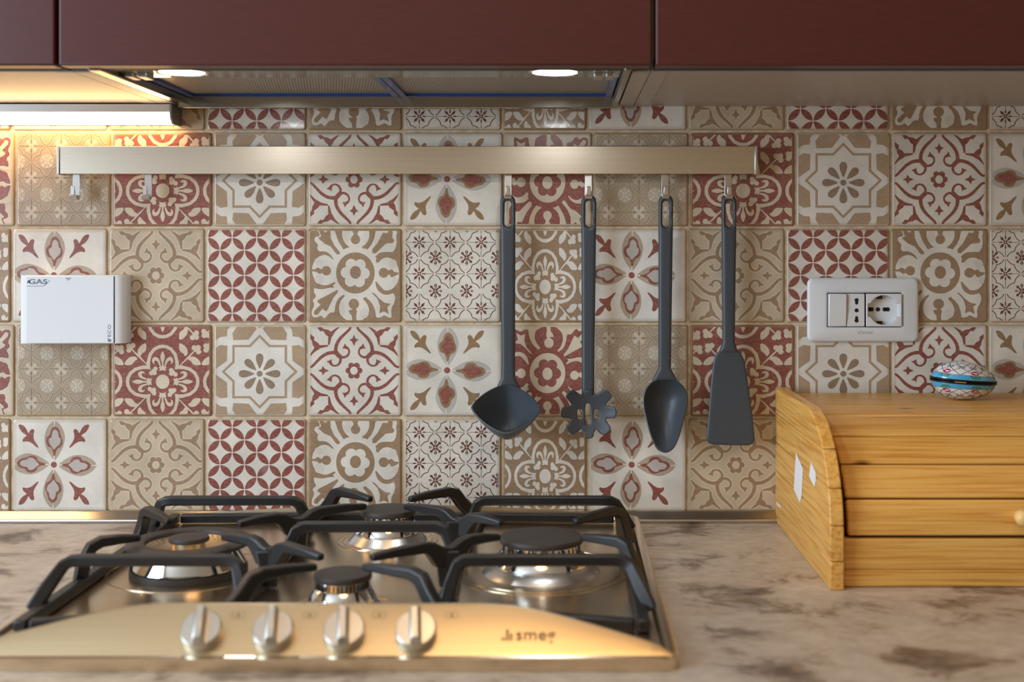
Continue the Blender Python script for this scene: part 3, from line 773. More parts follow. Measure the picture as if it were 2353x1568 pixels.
def bowl(rim, c, depth, th, rings=10, power=2.0):
    """rim: list of 3-D points (x,d,z); c: centre of the rim plane; depth vector; th: wall thickness vector"""
    m = MB(); n = len(rim); R = [Vector(p) for p in rim]; c = Vector(c); dv = Vector(depth); nv = dv.normalized()*th
    for k in range(rings+1):
        q = math.sin(PI/2*(1-k/rings))          # 1 at the rim, 0 at the centre
        for p in R: m.v.append(W(*(c+(p-c)*q*.955+dv*(1-q**power))))
    off = len(m.v)
    for k in range(rings+1):
        q = math.sin(PI/2*(1-k/rings))
        for p in R: m.v.append(W(*(c+(p-c)*(q*1.0+.0)+dv*(1-q**power)*1.02+nv*(.25+.75*(1-q**4)))))
    for b in (0, off):
        for k in range(rings):
            for i in range(n): m.f.append([b+k*n+i, b+k*n+(i+1) % n, b+(k+1)*n+(i+1) % n, b+(k+1)*n+i]); m.m.append(0)
    for i in range(n): m.f.append([i, (i+1) % n, off+(i+1) % n, off+i]); m.m.append(0)
    return m
# ladle
_, hx, _z = hook(1168, 'satin metal hook holding the ladle')
t = thing('ladle', 'slate grey nylon ladle with a deep squarish bowl hanging from the rail', 'ladle', W(hx, DH, 1.08))
handle(t, 1167, 447, 901, 35, 31, flare=(42, 34), bx=1168)
tl = math.radians(42); cb = Vector((px2(1166, 938)[0], .0625, CAM_Z-(938-PY0)/scale_at(.0625)))
ua = Vector((1, 0, -.03)); ub = Vector((0, math.cos(tl), -math.sin(tl))); un = Vector((0, math.sin(tl), math.cos(tl)))
rim = []
for i in range(64):
    a = 2*PI*i/64; p = 1.42; k = (abs(math.cos(a))**p+abs(math.sin(a))**p)**(-1/p)
    rim.append(cb+ua*(.0435*k*math.cos(a))+ub*(.0405*k*math.sin(a)))
bowl(rim, cb, -un*.044, .0030).build('bowl', M['nylon'], t, smooth=50)
# pasta server
_, hx, _z = hook(1352, 'satin metal hook holding the pasta server')
t = thing('pasta_server', 'slate grey nylon pasta server with lobed head and three slots', 'pasta server', W(hx, DH, 1.08))
handle(t, 1353, 447, 915, 35, 29, bx=1351)
cx, cy = 1352, 945; out = []
for i in range(8):
    a = -PI/2+i*PI/4+PI/8 if False else -PI/2+i*PI/4
    ro = 60 if i % 2 == 0 else 62; ri = 42; hw = .255
    if i == 0: ro = 50
    if i in (1, 7): ro = 66
    if i in (2, 6): ro = 64
    if i in (3, 5): ro = 64
    for da, rr in ((-PI/8, ri), (-hw-.06, ri+5), (-hw, ro-12), (-hw+.05, ro-3), (-.08, ro), (.08, ro), (hw-.05, ro-3), (hw, ro-12), (hw+.06, ri+5)):
        out.append((cx+rr*math.cos(a+da), cy+rr*math.sin(a+da)))
out = chaikin(out, 1)
def slotp(x, y0, y1, w): return [(x+w*math.cos(PI-PI*k/8), y0-w*math.sin(PI-PI*k/8)) for k in range(9)]+[(x+w*math.cos(-PI*k/8), y1-w*math.sin(-PI*k/8)) for k in range(9)]
hol = [slotp(1332, 944, 957, 5.5), slotp(1350.5, 932, 970, 6), slotp(1370, 944, 957, 5.5)]
c0 = px2(cx, cy)
def dish(x, z): rr = math.hypot(x-c0[0], z-c0[1])/.034; return DH+.004+.010*min(1.6, rr)**2
m = MB(); plate(m, [px2(*p) for p in out], [[px2(*p) for p in q] for q in hol], .0035, .0034, .0016, dish); m.build('head', M['nylon'], t, smooth=50)
# spoon
_, hx, _z = hook(1528, 'satin metal hook holding the serving spoon')
t = thing('serving_spoon', 'slate grey nylon serving spoon with a long tapering bowl', 'spoon', W(hx, DH, 1.08))
handle(t, 1530, 447, 876, 34, 29, flare=(22, 30), bx=1527)
egg = chaikin([(1528, 866), (1553, 872), (1572, 888), (1581, 910), (1579, 938), (1571, 968), (1563, 1000), (1552, 1028), (1537, 1041), (1522, 1041), (1507, 1032), (1493, 1000), (1484, 965), (1477, 935), (1477, 908), (1486, 887), (1503, 872)], 2)
sp = []
for p in egg:
    d = .030+.018*max(0, (p[1]-868)/175); q = px2(p[0], p[1], d); sp.append((q[0], d, q[1]))
q = px2(1529, 930, .040); bowl(sp, (q[0], .038, q[1]), (0, -.0235, -.003), .0028, power=2.2).build('bowl', M['nylon'], t, smooth=50)
# spatula
_, hx, _z = hook(1673, 'satin metal hook holding the spatula')
t = thing('spatula', 'slate grey nylon spatula with a flat flared blade', 'spatula', W(hx, DH, 1.08))
handle(t, 1675, 447, 812, 35, 29, flare=(22, 16), bx=1674)
bl = [(1662, 800), (1653, 806), (1645, 814), (1640, 826), (1636, 850), (1632, 890), (1627, 950), (1622, 1000), (1622, 1010), (1627, 1017), (1636, 1020), (1676, 1021.5), (1718, 1022), (1728, 1018), (1732, 1010), (1732, 1001), (1728, 960), (1722, 910), (1714, 850), (1709, 826), (1703, 814), (1694, 806), (1686, 800)]
m = MB(); plate(m, [px2(*p) for p in bl], [], .005, .0036, .0030, lambda x, z: DH+.001+max(0, (1.10-z))*.06); m.build('blade', M['nylon'], t, smooth=50)

# ------------------------------------------------------------------ gas detector box
dG = .030
def pg(px, py, d=dG): s = scale_at(d); return ((px-PX0)/s, CAM_Z-(py-PY0)/s)
g = thing('gas_detector', 'white plastic gas detector box with grey GAS lettering on the tiles', 'detector', W(pg(164, 710)[0], TT, pg(164, 790)[1]))
(x0, z1), (x1, z0) = pg(44, 633), pg(284, 790)
def dshape(xa, xb, za, zb, d1, rr):   # box with a rounded right and left edge
    pl = [(xa, TT+.0005), (xb, TT+.0005)]
    for k in range(6): a = PI/2*k/5; pl.append((xb-rr+rr*math.cos(a), d1-rr+rr*math.sin(a)))
    for k in range(6): a = PI/2*k/5; pl.append((xa+.004-.004*math.sin(a), d1-.004+.004*math.cos(a)))
    m = MB(); n = len(pl); m.add([W(x, d, za) for x, d in pl]+[W(x, d, zb) for x, d in pl], [list(range(n)), list(range(2*n-1, n-1, -1))]+[(i, (i+1) % n, n+(i+1) % n, n+i) for i in range(n)])
    return m
dshape(x0, x1, z0, z1, dG-.0015, .011).build('body', M['plastic'], g, smooth=40)
(cx0, cz1), (cx1, cz0) = pg(60, 635), pg(261, 789)
box(cx0, cx1, dG-.0014, dG, cz0, cz1).build('cover', M['plastic'], g, bevel=.0006)
m = MB(); (a, q1), (b, q0) = pg(261.3, 635), pg(262.7, 789); m.box(a, b, dG-.0014, dG-.0010, q0, q1); m.build('seam_line', M['groove'], g)
m = MB(); fz = lambda px, py, s=dG+.0003: (lambda p: (p[0], s, p[1]))(pg(px, py))
kx = 1/scale_at(dG)
gx, gz = pg(87, 648); text_mesh(m, 'GAS', .0085, lambda u, v: (gx+u*1.5, dG+.0003, gz+v), spacing=1.02, bold=.0002)
flame = chaikin([(66, 643), (68.5, 648), (70.3, 651), (69, 652.5), (66.5, 648), (64.5, 650), (64, 652), (62.3, 651), (62.5, 647)], 1)
m.add([W(*fz(*p)) for p in flame], [list(range(len(flame)))])
for yy, w in ((639.2, 6.8), (641.6, 4.6), (644, 2.2)):
    p = [(157-w, yy-.6), (157+w, yy-.6), (157+w, yy+.6), (157-w, yy+.6)]; m.add([W(*fz(*p_)) for p_ in p], [[0, 1, 2, 3]])
ln = [(62, 657.3), (98, 657.3), (102, 656), (114, 644), (114.5, 644.6), (102.6, 657), (98.4, 658.3), (62, 658.3)]; m.add([W(*fz(*p)) for p in ln], [list(range(8))])
m.build('gas_lettering', M['grey_print'], g, fix=False); m = MB()
tx, tz = pg(251.5, 765); text_mesh(m, 'TECO', .0075, lambda u, v: (tx-v*.72, dG+.0003, tz+u), spacing=1.12)
dr = chaikin([(247.5, 783), (250, 780.2), (254, 780.5), (255.8, 783.5), (254, 786), (250, 785.8)], 1); m.add([W(*fz(*p)) for p in dr], [list(range(len(dr)))])
m.build('maker_lettering', M['grey_print'], g, fix=False)

# ------------------------------------------------------------------ wall socket
dS = .0125
def ps(px, py, d=dS): s = scale_at(d); return ((px-PX0)/s, CAM_Z-(py-PY0)/s)
w = thing('wall_socket', 'white switch and socket plate with a two pole and a round outlet', 'socket', W(ps(1985, 713)[0], TT, ps(1985, 787)[1]))
(x0, z1), (x1, z0) = ps(1857, 639), ps(2114, 787)
(ix0, iz1), (ix1, iz0) = ps(1902, 674), ps(2074, 752)
m = MB(); outer = rrect(x0, x1, z0, z1, .008, 8); hole = rrect(ix0, ix1, iz0, iz1, .0015, 3)
def crown(x, z): return TT+.0031+.0030*min(1, max(0, 1-max(abs(x-(x0+x1)/2)/((x1-x0)/2), abs(z-(z0+z1)/2)/((z1-z0)/2)))/.33)
plate(m, outer, [hole], .006, .0060, .0035, crown); m.build('cover_plate', M['plastic2'], w, smooth=50)
box(ix0-.001, ix1+.001, TT+.0004, TT+.0007, iz0-.001, iz1+.001).build('back_box', M['groove'], w)
(a0, _a), (a1, _b) = ps(1903.5, 0), ps(1945, 0)
m = MB(); m.prism([(TT+.003, iz0+.0007), (dS+.001, iz0+.0007), (dS+.003, (iz0+iz1)/2), (dS+.0035, iz1-.0007), (TT+.003, iz1-.0007)], a0, a1); m.build('switch_rocker', M['plastic2'], w, bevel=.0012)
(b0, _a), (b1, _b) = ps(1946, 0), ps(1987, 0)
n_ = box(b0, b1, TT+.003, dS+.0003, iz0+.0007, iz1-.0007).build('narrow_outlet', M['plastic2'], w, bevel=.0008)
m = MB(); cx = (1968-PX0)/scale_at(dS)
def disc(m, x, z, r, d): m.add([W(x+r*math.cos(2*PI*i/20), d, z+r*math.sin(2*PI*i/20)) for i in range(20)], [list(range(20))])
for py, r in ((690, 4.6), (696.5, 3.6), (713.5, 4.6), (730.5, 3.6), (737, 4.6)): z = ps(0, py)[1]; disc(m, cx, z, r/scale_at(dS), dS+.0006)
m.build('pin_holes', M['black'], n_, fix=False)
(c0x, _a), (c1x, _b) = ps(1990, 0), ps(2072.5, 0)
ocx, ocz = ps(2031, 713); R = 34/scale_at(dS)
face = rrect(c0x, c1x, iz0+.0007, iz1-.0007, .0008, 2)
hp = []
nt = 15/scale_at(dS); ex = (c1x-c0x)/2-.0012
for i in range(64):
    a = 2*PI*i/64+.001; x, z = R*math.cos(a), R*math.sin(a)
    hp.append((ocx+x, ocz+z))
def notch(pts):
    out = []
    for x, z in pts:
        if abs(z-ocz) < nt: continue
        out.append((x, z))
    top = [p for p in out if p[1] > ocz]; bot = [p for p in out if p[1] < ocz]
    top.sort(key=lambda p: -p[0]); bot.sort(key=lambda p: p[0])
    return top+[(ocx-ex*.93, ocz+nt), (ocx-ex*.93, ocz-nt)]+bot+[(ocx+ex*.93, ocz-nt), (ocx+ex*.93, ocz+nt)]
hp = notch(hp)
m = MB(); plate(m, face, [hp], .004, .0020, .0006, lambda x, z: dS-.0004); o_ = m.build('round_outlet', M['plastic2'], w, smooth=40)
m = MB(); n = len(hp)
m.add([W(x, dS, z) for x, z in hp]+[W(ocx+(x-ocx)*.97, TT+.0009, ocz+(z-ocz)*.97) for x, z in hp], [(i, (i+1) % n, n+(i+1) % n, n+i) for i in range(n)]+[list(range(n, 2*n))]); m.build('recess', M['plastic2'], o_, smooth=40)
m = MB()
for px in (2001, 2007, 2021.5, 2037, 2044): disc(m, ps(px, 712)[0], ps(px, 712)[1], 5/scale_at(dS), TT+.0012)
m.build('pin_holes', M['black'], o_, fix=False)
BRASS = mat('brass_contact', srgb(70, 60, 46), .3, metal=1)
for py in (684, 743):
    x, z = ps(2025, py); box(x-.004, x+.003, TT+.0010, TT+.0045, z-.0022, z+.0022).build('earth_contact', BRASS, o_)
m = MB(); x, z = ps(1988, 764); text_mesh(m, 'Vimar', .0070, lambda u, v: (x+u*1.25, TT+.0031+.0029+.0031, z+v)); m.build('lettering', mat('embossed_plastic', srgb(196, 194, 190), .3), w, fix=False)

# ------------------------------------------------------------------ bread box
BX0, BX1 = .2738, .6720; ST = .0142; ZT = 1.0643
bb = thing('bread_box', 'varnished pine bread box with curved slatted lid on the worktop', 'bread box', W((BX0+BX1)/2, .16, ZW))
side = [(.004, ZW), (.004, 1.072), (.2, 1.072)]+[(.2+.1255*math.sin(PI/2*k/14), .955+.117*math.cos(PI/2*k/14)) for k in range(1, 15)]+[(.3255, ZW)]
zs = [ZW, .929, .9655, 1.0018, 1.038, 1.08]
for xa in (BX0, BX1-ST):
    for k in range(5):
        p = clip(side, 0, 1, zs[k]+(.0003 if k else 0), zs[k+1]-.0003)
        m = MB(); m.prism(p, xa, xa+ST); m.build('side_plank', M['pine_y'], bb, bevel=.0012)
ix0, ix1 = BX0+ST+.0002, BX1-ST-.0002
def lidp(phi): return (.14+.173*math.sin(phi), .952+.1123*math.cos(phi))
def ypx(p): return PY0+scale_at(p[0])*(CAM_Z-p[1])
def solve(y):
    a, b = 0, PI/2
    for _ in range(40):
        c = (a+b)/2
        if ypx(lidp(c)) < y: a = c
        else: b = c
    return a
cuts = [0]+[solve(y) for y in (955, 1001, 1066, 1146)]+[PI/2]
box(ix0, ix1, .005, .072, ZT-.014, ZT).build('top_plank', M['pine_x'], bb, bevel=.0012)
box(ix0, ix1, .0725, .1395, ZT-.014, ZT).build('top_plank', M['pine_x'], bb, bevel=.0012)
for k in range(5):
    ph = [cuts[k]+(cuts[k+1]-cuts[k])*i/6 for i in range(7)]; e = .0075
    ph[0] += e; ph[-1] -= e
    o_ = [lidp(f) for f in ph]; i_ = [(.14+.162*math.sin(f), .952+.1013*math.cos(f)) for f in ph]
    m = MB(); m.prism(o_+i_[::-1], ix0+.0072, ix1-.0072); m.build('lid_slat', M['pine_x'], bb, bevel=.0020)
for za, zb in ((ZW+.0005, .9178), (.9182, .9498)): box(ix0, ix1, .300, .3135, za, zb).build('base_plank', M['pine_x'], bb, bevel=.0012)
box(ix0, ix1, .006, .012, ZW+.004, ZT-.0142).build('back_board', M['pine_x'], bb)
kx_, kz = (2357-PX0)/scale_at(.33), CAM_Z-(1194-PY0)/scale_at(.33)
AX = Matrix(((1, 0, 0), (0, 0, -1), (0, 1, 0)))
m = MB(); m.lathe(W(kx_, .306, kz), [(.004, 0), (.0045, .008), (.0075, .012), (.0086, .017), (.0075, .022), (.004, .0245), (.0005, .025)], 24, axis=AX, close=False); m.build('knob', M['knob_wood'], bb, smooth=60)
m = MB()
def onside(p):   # (px,py) on the outer face of the side panel
    x = BX0-.0003; s = (p[0]-PX0)/x; return W(x, CAM_D-FPX/s, CAM_Z-(p[1]-PY0)/s)
for poly in ([(1829, 1039), (1835, 1055), (1841, 1067), (1845, 1078), (1842, 1140), (1838, 1156), (1824, 1126), (1826, 1085)], [(1863, 1061), (1868, 1072), (1874, 1085), (1875, 1104), (1871, 1120), (1859, 1095), (1861, 1078)], [(1784, 1154), (1794, 1162), (1795, 1169), (1786, 1161)]):
    m = MB(); m.add([onside(p) for p in poly], [list(range(len(poly)))]); m.build('torn_label', M['paper'], bb, fix=False)

# ------------------------------------------------------------------ porcelain egg box
dE = .078; sE = scale_at(dE); ex_, ez = (2213.5-PX0)/sE, ZT+.0236
eg = thing('trinket_box', 'small painted porcelain egg box with blue bands and pink roses', 'trinket box', W(ex_, dE, ZT))
EA, EB, EC = .0388, .0265, .0236
RT = Matrix.Rotation(math.radians(4.0), 3, 'Y')
def egp(lon, lat, k=1.0):   # lon 0 faces the camera, + to the right
    # the big end points left
    x = EA*math.sin(lon)*math.cos(lat); y = -EB*math.cos(lon)*math.cos(lat); z = EC*math.sin(lat)
    f = 1-.09*x/EA
    v = RT @ Vector((x*k, y*f*k, z*f*k)); return (v.x+ex_, v.y-dE, v.z+ez)
PAINT = dict(white=mat('porcelain_white', srgb(236, 232, 226), .12, coat=1), blue=mat('porcelain_blue', srgb(70, 165, 210), .12, coat=1), line=mat('painted_lattice', srgb(72, 66, 78), .3),
             pink=mat('painted_rose', srgb(222, 110, 150), .25), deep=mat('painted_rose_dark', srgb(165, 30, 75), .25), green=mat('painted_leaf', srgb(70, 130, 80), .3), gold=mat('painted_gold', srgb(200, 145, 60), .25, metal=.5))
LB = .36
for sg, nm in ((1, 'lid'), (-1, 'lower_shell')):
    m = MB(); rows = [.02*sg]+[sg*LB*k/3 for k in (1, 2, 3)]+[sg*(LB+(PI/2-LB)*k/8) for k in range(1, 9)]
    n = 56
    for la in rows:
        for i in range(n): m.v.append(egp(2*PI*i/n, la))
    for j in range(len(rows)-1):
        for i in range(n): m.f.append([j*n+i, j*n+(i+1) % n, (j+1)*n+(i+1) % n, (j+1)*n+i]); m.m.append(1 if j < 3 else 0)
    sh = m.build(nm, [PAINT['white'], PAINT['blue']], eg, smooth=60)
    pa = {k: MB() for k in ('line', 'pink', 'deep', 'green', 'gold')}
    def dab(key, lon, lat, a, b, rot=0, k=1.004, n=10):
        pts = []
        for i in range(n):
            t_ = 2*PI*i/n; u, v = a*math.cos(t_), b*math.sin(t_); u, v = u*math.cos(rot)-v*math.sin(rot), u*math.sin(rot)+v*math.cos(rot)
            pts.append(egp(lon+u/max(.2, math.cos(lat)), lat+v, k))
        pa[key].add(pts, [list(range(n))])
    def line(key, p, q, w_, k=1.003, n=6):
        for i in range(n):
            a = [p[j]+(q[j]-p[j])*i/n for j in (0, 1)]; b = [p[j]+(q[j]-p[j])*(i+1)/n for j in (0, 1)]
            dx, dy = b[0]-a[0], b[1]-a[1]; L_ = math.hypot(dx, dy); nx, ny = -dy/L_*w_, dx/L_*w_
            pa[key].add([egp(a[0]+nx, a[1]+ny, k), egp(b[0]+nx, b[1]+ny, k), egp(b[0]-nx, b[1]-ny, k), egp(a[0]-nx, a[1]-ny, k)], [[0, 1, 2, 3]])
    N = 12
    for i in range(N):
        lo = 2*PI*i/N+.18
        if i % 2 == 0 or sg > 0:
            ll = lo if sg > 0 else lo+.05
            if i % 2 == 0:
                pa['pink'] = MB(); pa['deep'] = MB(); dab('pink', ll, sg*(LB+.13), .15, .115); dab('deep', ll+.03, sg*(LB+.20), .085, .04, k=1.006); dab('deep', ll-.08, sg*(LB+.08), .05, .04, k=1.006)
                rs = pa['pink'].build('painted_rose', [PAINT['pink'], PAINT['deep']], sh, fix=False); del rs
                pa['deep'].build('rose_shading', PAINT['deep'], sh, fix=False)
                for q in (-.6, 0, .6): dab('green', ll+q*.2, sg*(LB-.09), .045, .10, q*-sg, k=1.005)
        # lattice
        a0 = (lo, sg*(LB+.02)); 
        line('line', (lo, sg*LB), (lo+2*PI/N, sg*(LB+.42)), .012); line('line', (lo, sg*LB), (lo-2*PI/N, sg*(LB+.42)), .012)
        line('line', (lo+2*PI/N, sg*(LB+.42)), (lo, sg*(LB+.80)), .014); line('line', (lo-2*PI/N, sg*(LB+.42)), (lo, sg*(LB+.80)), .014)
        for q in range(6): dab('line', lo+.09*math.cos(q*PI/3)/math.cos(LB+.42), sg*(LB+.42)+.075*math.sin(q*PI/3), .045, .02, q*PI/3)
    for i in range(72):
        lo = 2*PI*i/72; dab('gold' if i % 3 else 'line', lo, sg*LB, .04, .014, .5*sg, k=1.004, n=6)
    for k_, mb_ in pa.items():
        if k_ in ('pink', 'deep'): continue
        mb_.build({'line': 'painted_trellis', 'pink': 'painted_rose', 'deep': 'rose_shading', 'green': 'painted_leaves', 'gold': 'gilt_edge'}[k_], PAINT[k_], sh, fix=False)
m = MB()
for la in (.055, -.055): m.tube([egp(2*PI*i/56, la, 1.012) for i in range(56)], .00135, 8, closed=True)
m.build('hinge_band', mat('dark_bronze', srgb(48, 40, 36), .35, metal=.8), eg, smooth=60)
m = MB(); m.tube([egp(l, -.01, 1.05) for l in (-.48, -.36, -.24, -.14)], .0010, 8); m.build('clasp', mat('gilt_brass', srgb(220, 200, 150), .25, metal=1), eg, smooth=60)

# ------------------------------------------------------------------ gas hob
HX = -.2030; HH = .3005; ZB = .9080; ZR = .9125; DB, DF = .020, .567
hb = thing('gas_hob', 'stainless steel four burner gas hob set into the worktop', 'gas hob', W(HX, .29, ZW))
def fall(u, a=.13, b=.298):
    u = abs(u)
    if u <= a: return 1
    if u >= b: return 0
    return math.sqrt(max(0, 1-((u-a)/(b-a))**2))*.55+.45*(.5+.5*math.cos(PI*(u-a)/(b-a)))
# tray with turned-up rim
m = MB()
m.box(HX-HH+.012, HX+HH-.012, DB+.010, DF-.02, ZW+.0003, ZB)
rim_o = rrect(HX-HH, HX+HH, DB, DF, .016, 6); rim_m = rrect(HX-HH+.003, HX+HH-.003, DB+.003, DF-.003, .014, 6); rim_i = rrect(HX-HH+.010, HX+HH-.010, DB+.010, DF-.010, .010, 6); rim_b = rrect(HX-HH+.013, HX+HH-.013, DB+.013, DF-.013, .009, 6)
n = len(rim_o)
R4 = [(rim_o, ZW+.0002), (rim_o, ZR-.002), (rim_m, ZR), (rim_i, ZR), (rim_b, ZB)]
for rr, z in R4: m.v += [W(x, d, z) for x, d in rr]
b0 = 8
for k in range(4):
    for i in range(n): m.f.append([b0+k*n+i, b0+k*n+(i+1) % n, b0+(k+1)*n+(i+1) % n, b0+(k+1)*n+i]); m.m.append(0)
m.build('tray', M['steel'], hb, smooth=35)
# sloping control panel, arched along its upper edge
def ridge(name, dfront, run, back, hmax, zbase, mt, a, b, sgn=1, N=60):
    m = MB(); prof = []
    for i in range(N+1):
        u = -HH+.006+(2*HH-.012)*i/N; h = max(.0006, hmax*fall(u, a, b)); x = HX+u
        pts = [(dfront, zbase-.008), (dfront, zbase), (dfront-sgn*run*h/hmax*.94, zbase+h*.965), (dfront-sgn*run*h/hmax, zbase+h), (dfront-sgn*(run*h/hmax+.003), zbase+h*.985), (dfront-sgn*(run+back)*(.25+.75*h/hmax), zbase-.004)]
        m.v += [W(x, d, z) for d, z in pts]
    k = 6
    for i in range(N):
        for j in range(k-1): m.f.append([i*k+j, (i+1)*k+j, (i+1)*k+j+1, i*k+j+1]); m.m.append(0)
    m.f.append(list(range(k))); m.m.append(0); m.f.append([N*k+j for j in range(k)][::-1]); m.m.append(0)
    return m.build(name, mt, hb, smooth=30)
PH, PRUN, PFD, PZ = .033, .036, DF-.003, ZR
ridge('control_panel', PFD, PRUN, .022, PH, PZ, M['steel_panel'], .13, .294)
ridge('rear_ridge', DB+.004, .010, .006, .0165, ZR-.002, M['steel_panel'], .02, .285, sgn=-1)
SL = math.atan2(PH*.965, PRUN*.94)
def onpanel(px, t_):      # t_: 0 at the front edge .. 1 at the top edge ; px column at that depth
    d = PFD-PRUN*.94*t_; z = PZ+PH*.965*t_; x = (px-PX0)/scale_at(d); return x, d, z
pn = Vector((0, -math.sin(SL), math.cos(SL)))      # outward normal (x, y, z)
pu = Vector((0, math.cos(SL), math.sin(SL)))       # up the slope
A3 = Matrix((Vector((1, 0, 0)), pu, pn)).transposed()
for px in (466, 630, 793, 957):
    x, d, z = onpanel(px, .44)
    m = MB(); m.lathe(W(x, d, z), [(.0165, -.001), (.0172, .004), (.0170, .0085), (.0160, .0095), (.0005, .0098)], 40, axis=A3, close=False)
    k = m.build('control_knob', M['alu'], hb, smooth=40)
    c = Vector(W(x, d, z)); m = MB()
    yaw = .10; ux = Vector((math.cos(yaw), 0, 0))+pu*math.sin(yaw); ux.normalize(); uy = pn.cross(ux).normalized()
    vs = []
    for hgt, hw, hl in ((.0085, .0052, .0158), (.0165, .0046, .0156), (.0195, .0034, .0150)):
        for a, b in ((-1, -1), (1, -1), (1, 1), (-1, 1)): vs.append(c+ux*hw*a+uy*hl*b+pn*hgt)
    m.add(vs, [(0, 1, 2, 3), (8, 9, 10, 11)]+[(4*j+i, 4*j+(i+1) % 4, 4*j+4+(i+1) % 4, 4*j+4+i) for j in (0, 1) for i in range(4)]); m.build('grip', M['alu'], k, bevel=.0012)
m = MB()
c = Vector(W(*onpanel(1222, .40)))
def onp(u, v):
    q = c+Vector((1, 0, 0))*u+pu*v+pn*.0004; return (q.x, -q.y, q.z)
text_mesh(m, 'smeg', .0155, lambda u, v: onp(u+.003, v), spacing=1.05, bold=.0002)
for a, b in ((-.0205, .0000), (-.0205, -.0035), (-.0240, -.0035), (-.0172, .0000), (-.0172, -.0035), (-.0205, .0035)): m.add([W(*onp(a+q*.0013, b+r*.0013)) for q, r in ((-1, -1), (1, -1), (1, 1), (-1, 1))], [[0, 1, 2, 3]])
m.build('lettering', mat('etched_logo', srgb(132, 100, 64), .6), hb, fix=False)
ETCH = mat('etched_marks', srgb(140, 118, 84), .5)
for px in (548, 712, 872, 1038):
    m = MB(); c = Vector(W(*onpanel(px, .80)))
    fr = [(-.0055, -.0025), (.0055, -.0025), (.0055, .0025), (-.0055, .0025)]
    for i in range(4):
        a, b = Vector((fr[i][0], fr[i][1])), Vector((fr[(i+1) % 4][0], fr[(i+1) % 4][1])); tdir = (b-a).normalized(); nn = Vector((-tdir.y, tdir.x))*.00015
        m.add([W(*onp(p.x, p.y)) for p in (a-nn, b-nn, b+nn, a+nn)], [[0, 1, 2, 3]])
    m.add([W(*onp(.0012*math.cos(k*PI/4), .0012*math.sin(k*PI/4))) for k in range(8)], [list(range(8))])
    m.build('burner_mark', ETCH, hb, fix=False)

# burners
BUR = dict(right=(-.0210, .280), left=(-.3930, .280), rear=(-.2030, .140), front=(-.2070, .4140))
for nm, sc_ in (('right', 1.0), ('rear', .735), ('front', .62)):
    x, d = BUR[nm]; k = sc_; hz = 1.0 if nm == 'right' else (.98 if nm == 'rear' else .9)
    m = MB(); m.lathe(W(x, d, ZB), [(.0625*k, 0), (.060*k, .0022), (.0520*k, .0085*hz), (.0505*k, .0085*hz), (.0505*k, .004)], 56, close=False)
    b_ = m.build('burner', M['alu'], hb, smooth=40)
    m = MB(); m.lathe(W(x, d, ZB), [(.0495*k, .006), (.0515*k, .0105*hz), (.0508*k, .0118*hz), (.0430*k, .0220*hz), (.0412*k, .0228*hz), (.0405*k, .0310*hz)], 64, close=False); m.build('burner_skirt', M['chrome'], b_, smooth=30)
    m = MB()
    for i in range(40):
        a = 2*PI*i/40; p = Vector(W(x, d, ZB+.0265*hz)); q = Vector((math.cos(a), math.sin(a), 0)); s_ = Vector((-math.sin(a), math.cos(a), 0))
        c_ = p+q*.0413*k; e = .0009; m.add([c_-s_*e+Vector((0, 0, -.003)), c_+s_*e+Vector((0, 0, -.003)), c_+s_*e+Vector((0, 0, .003)), c_-s_*e+Vector((0, 0, .003))], [[0, 1, 2, 3]])
    m.build('flame_ports', M['black'], b_, fix=False)
    m = MB(); m.lathe(W(x, d, ZB), [(.040*k, .0310*hz), (.0436*k, .0312*hz), (.0442*k, .0325*hz), (.0442*k, .0350*hz), (.0430*k, .0372*hz), (.030*k, .0385*hz), (.0005, .0388*hz)], 56, close=False); m.build('burner_cap', M['cap'], b_, smooth=40)
    for rr in (.082, .092):
        if nm != 'right': rr *= .86
        m = MB(); m.tube([W(x+rr*k*math.cos(2*PI*i/72), d+rr*k*math.sin(2*PI*i/72), ZB) for i in range(72)], .0007, 6, closed=True); m.build('embossed_ring', M['steel'], b_, smooth=60)
    m = MB(); m.lathe(W(x-.030*k, d-.052*k, ZB+.002), [(.0022, 0), (.0022, .02), (.0012, .022), (.0012, .027)], 12); m.build('spark_plug', M['plastic'], b_, smooth=40)
x, d = BUR['left']
m = MB(); m.lathe(W(x, d, ZB), [(.0600, 0), (.0605, .002), (.0600, .0062), (.0560, .0068)], 64, close=False); b_ = m.build('burner', M['cap'], hb, smooth=40)
m = MB(); m.lathe(W(x, d, ZB), [(.0560, .0066), (.0592, .0078), (.0588, .0092), (.0500, .0225), (.0490, .0255), (.0560, .0280)], 64, close=False); m.build('burner_skirt', M['chrome'], b_, smooth=30)
m = MB(); m.lathe(W(x, d, ZB), [(.0500, .0265), (.0630, .0280), (.0645, .0298), (.0640, .0318), (.0600, .0334), (.0480, .0338), (.0450, .0328), (.0440, .0302), (.0440, .0268)], 64, close=False); m.build('burner_ring', M['cap'], b_, smooth=50)
m = MB(); m.lathe(W(x, d, ZB), [(.0440, .0290), (.0300, .0225), (.0190, .0210), (.0175, .0210), (.0165, .0310), (.0005, .0311)], 48, close=False); m.build('inner_dish', M['steel_panel'], b_, smooth=40)
m = MB()
for i in range(32):
    a = 2*PI*i/32
    for rr, zz in ((.0405, .0276), (.0365, .0258)):
        p = Vector(W(x, d, ZB+zz)); q = Vector((math.cos(a+rr*40), math.sin(a+rr*40), 0)); s_ = Vector((-q.y, q.x, 0)); c_ = p+q*rr
        m.add([c_+q*.0009*math.cos(k*PI/3)+s_*.0009*math.sin(k*PI/3)+Vector((0, 0, .0006+.0009*math.cos(k*PI/3)*.46)) for k in range(6)], [list(range(6))])
m.build('flame_ports', M['black'], b_, fix=False)
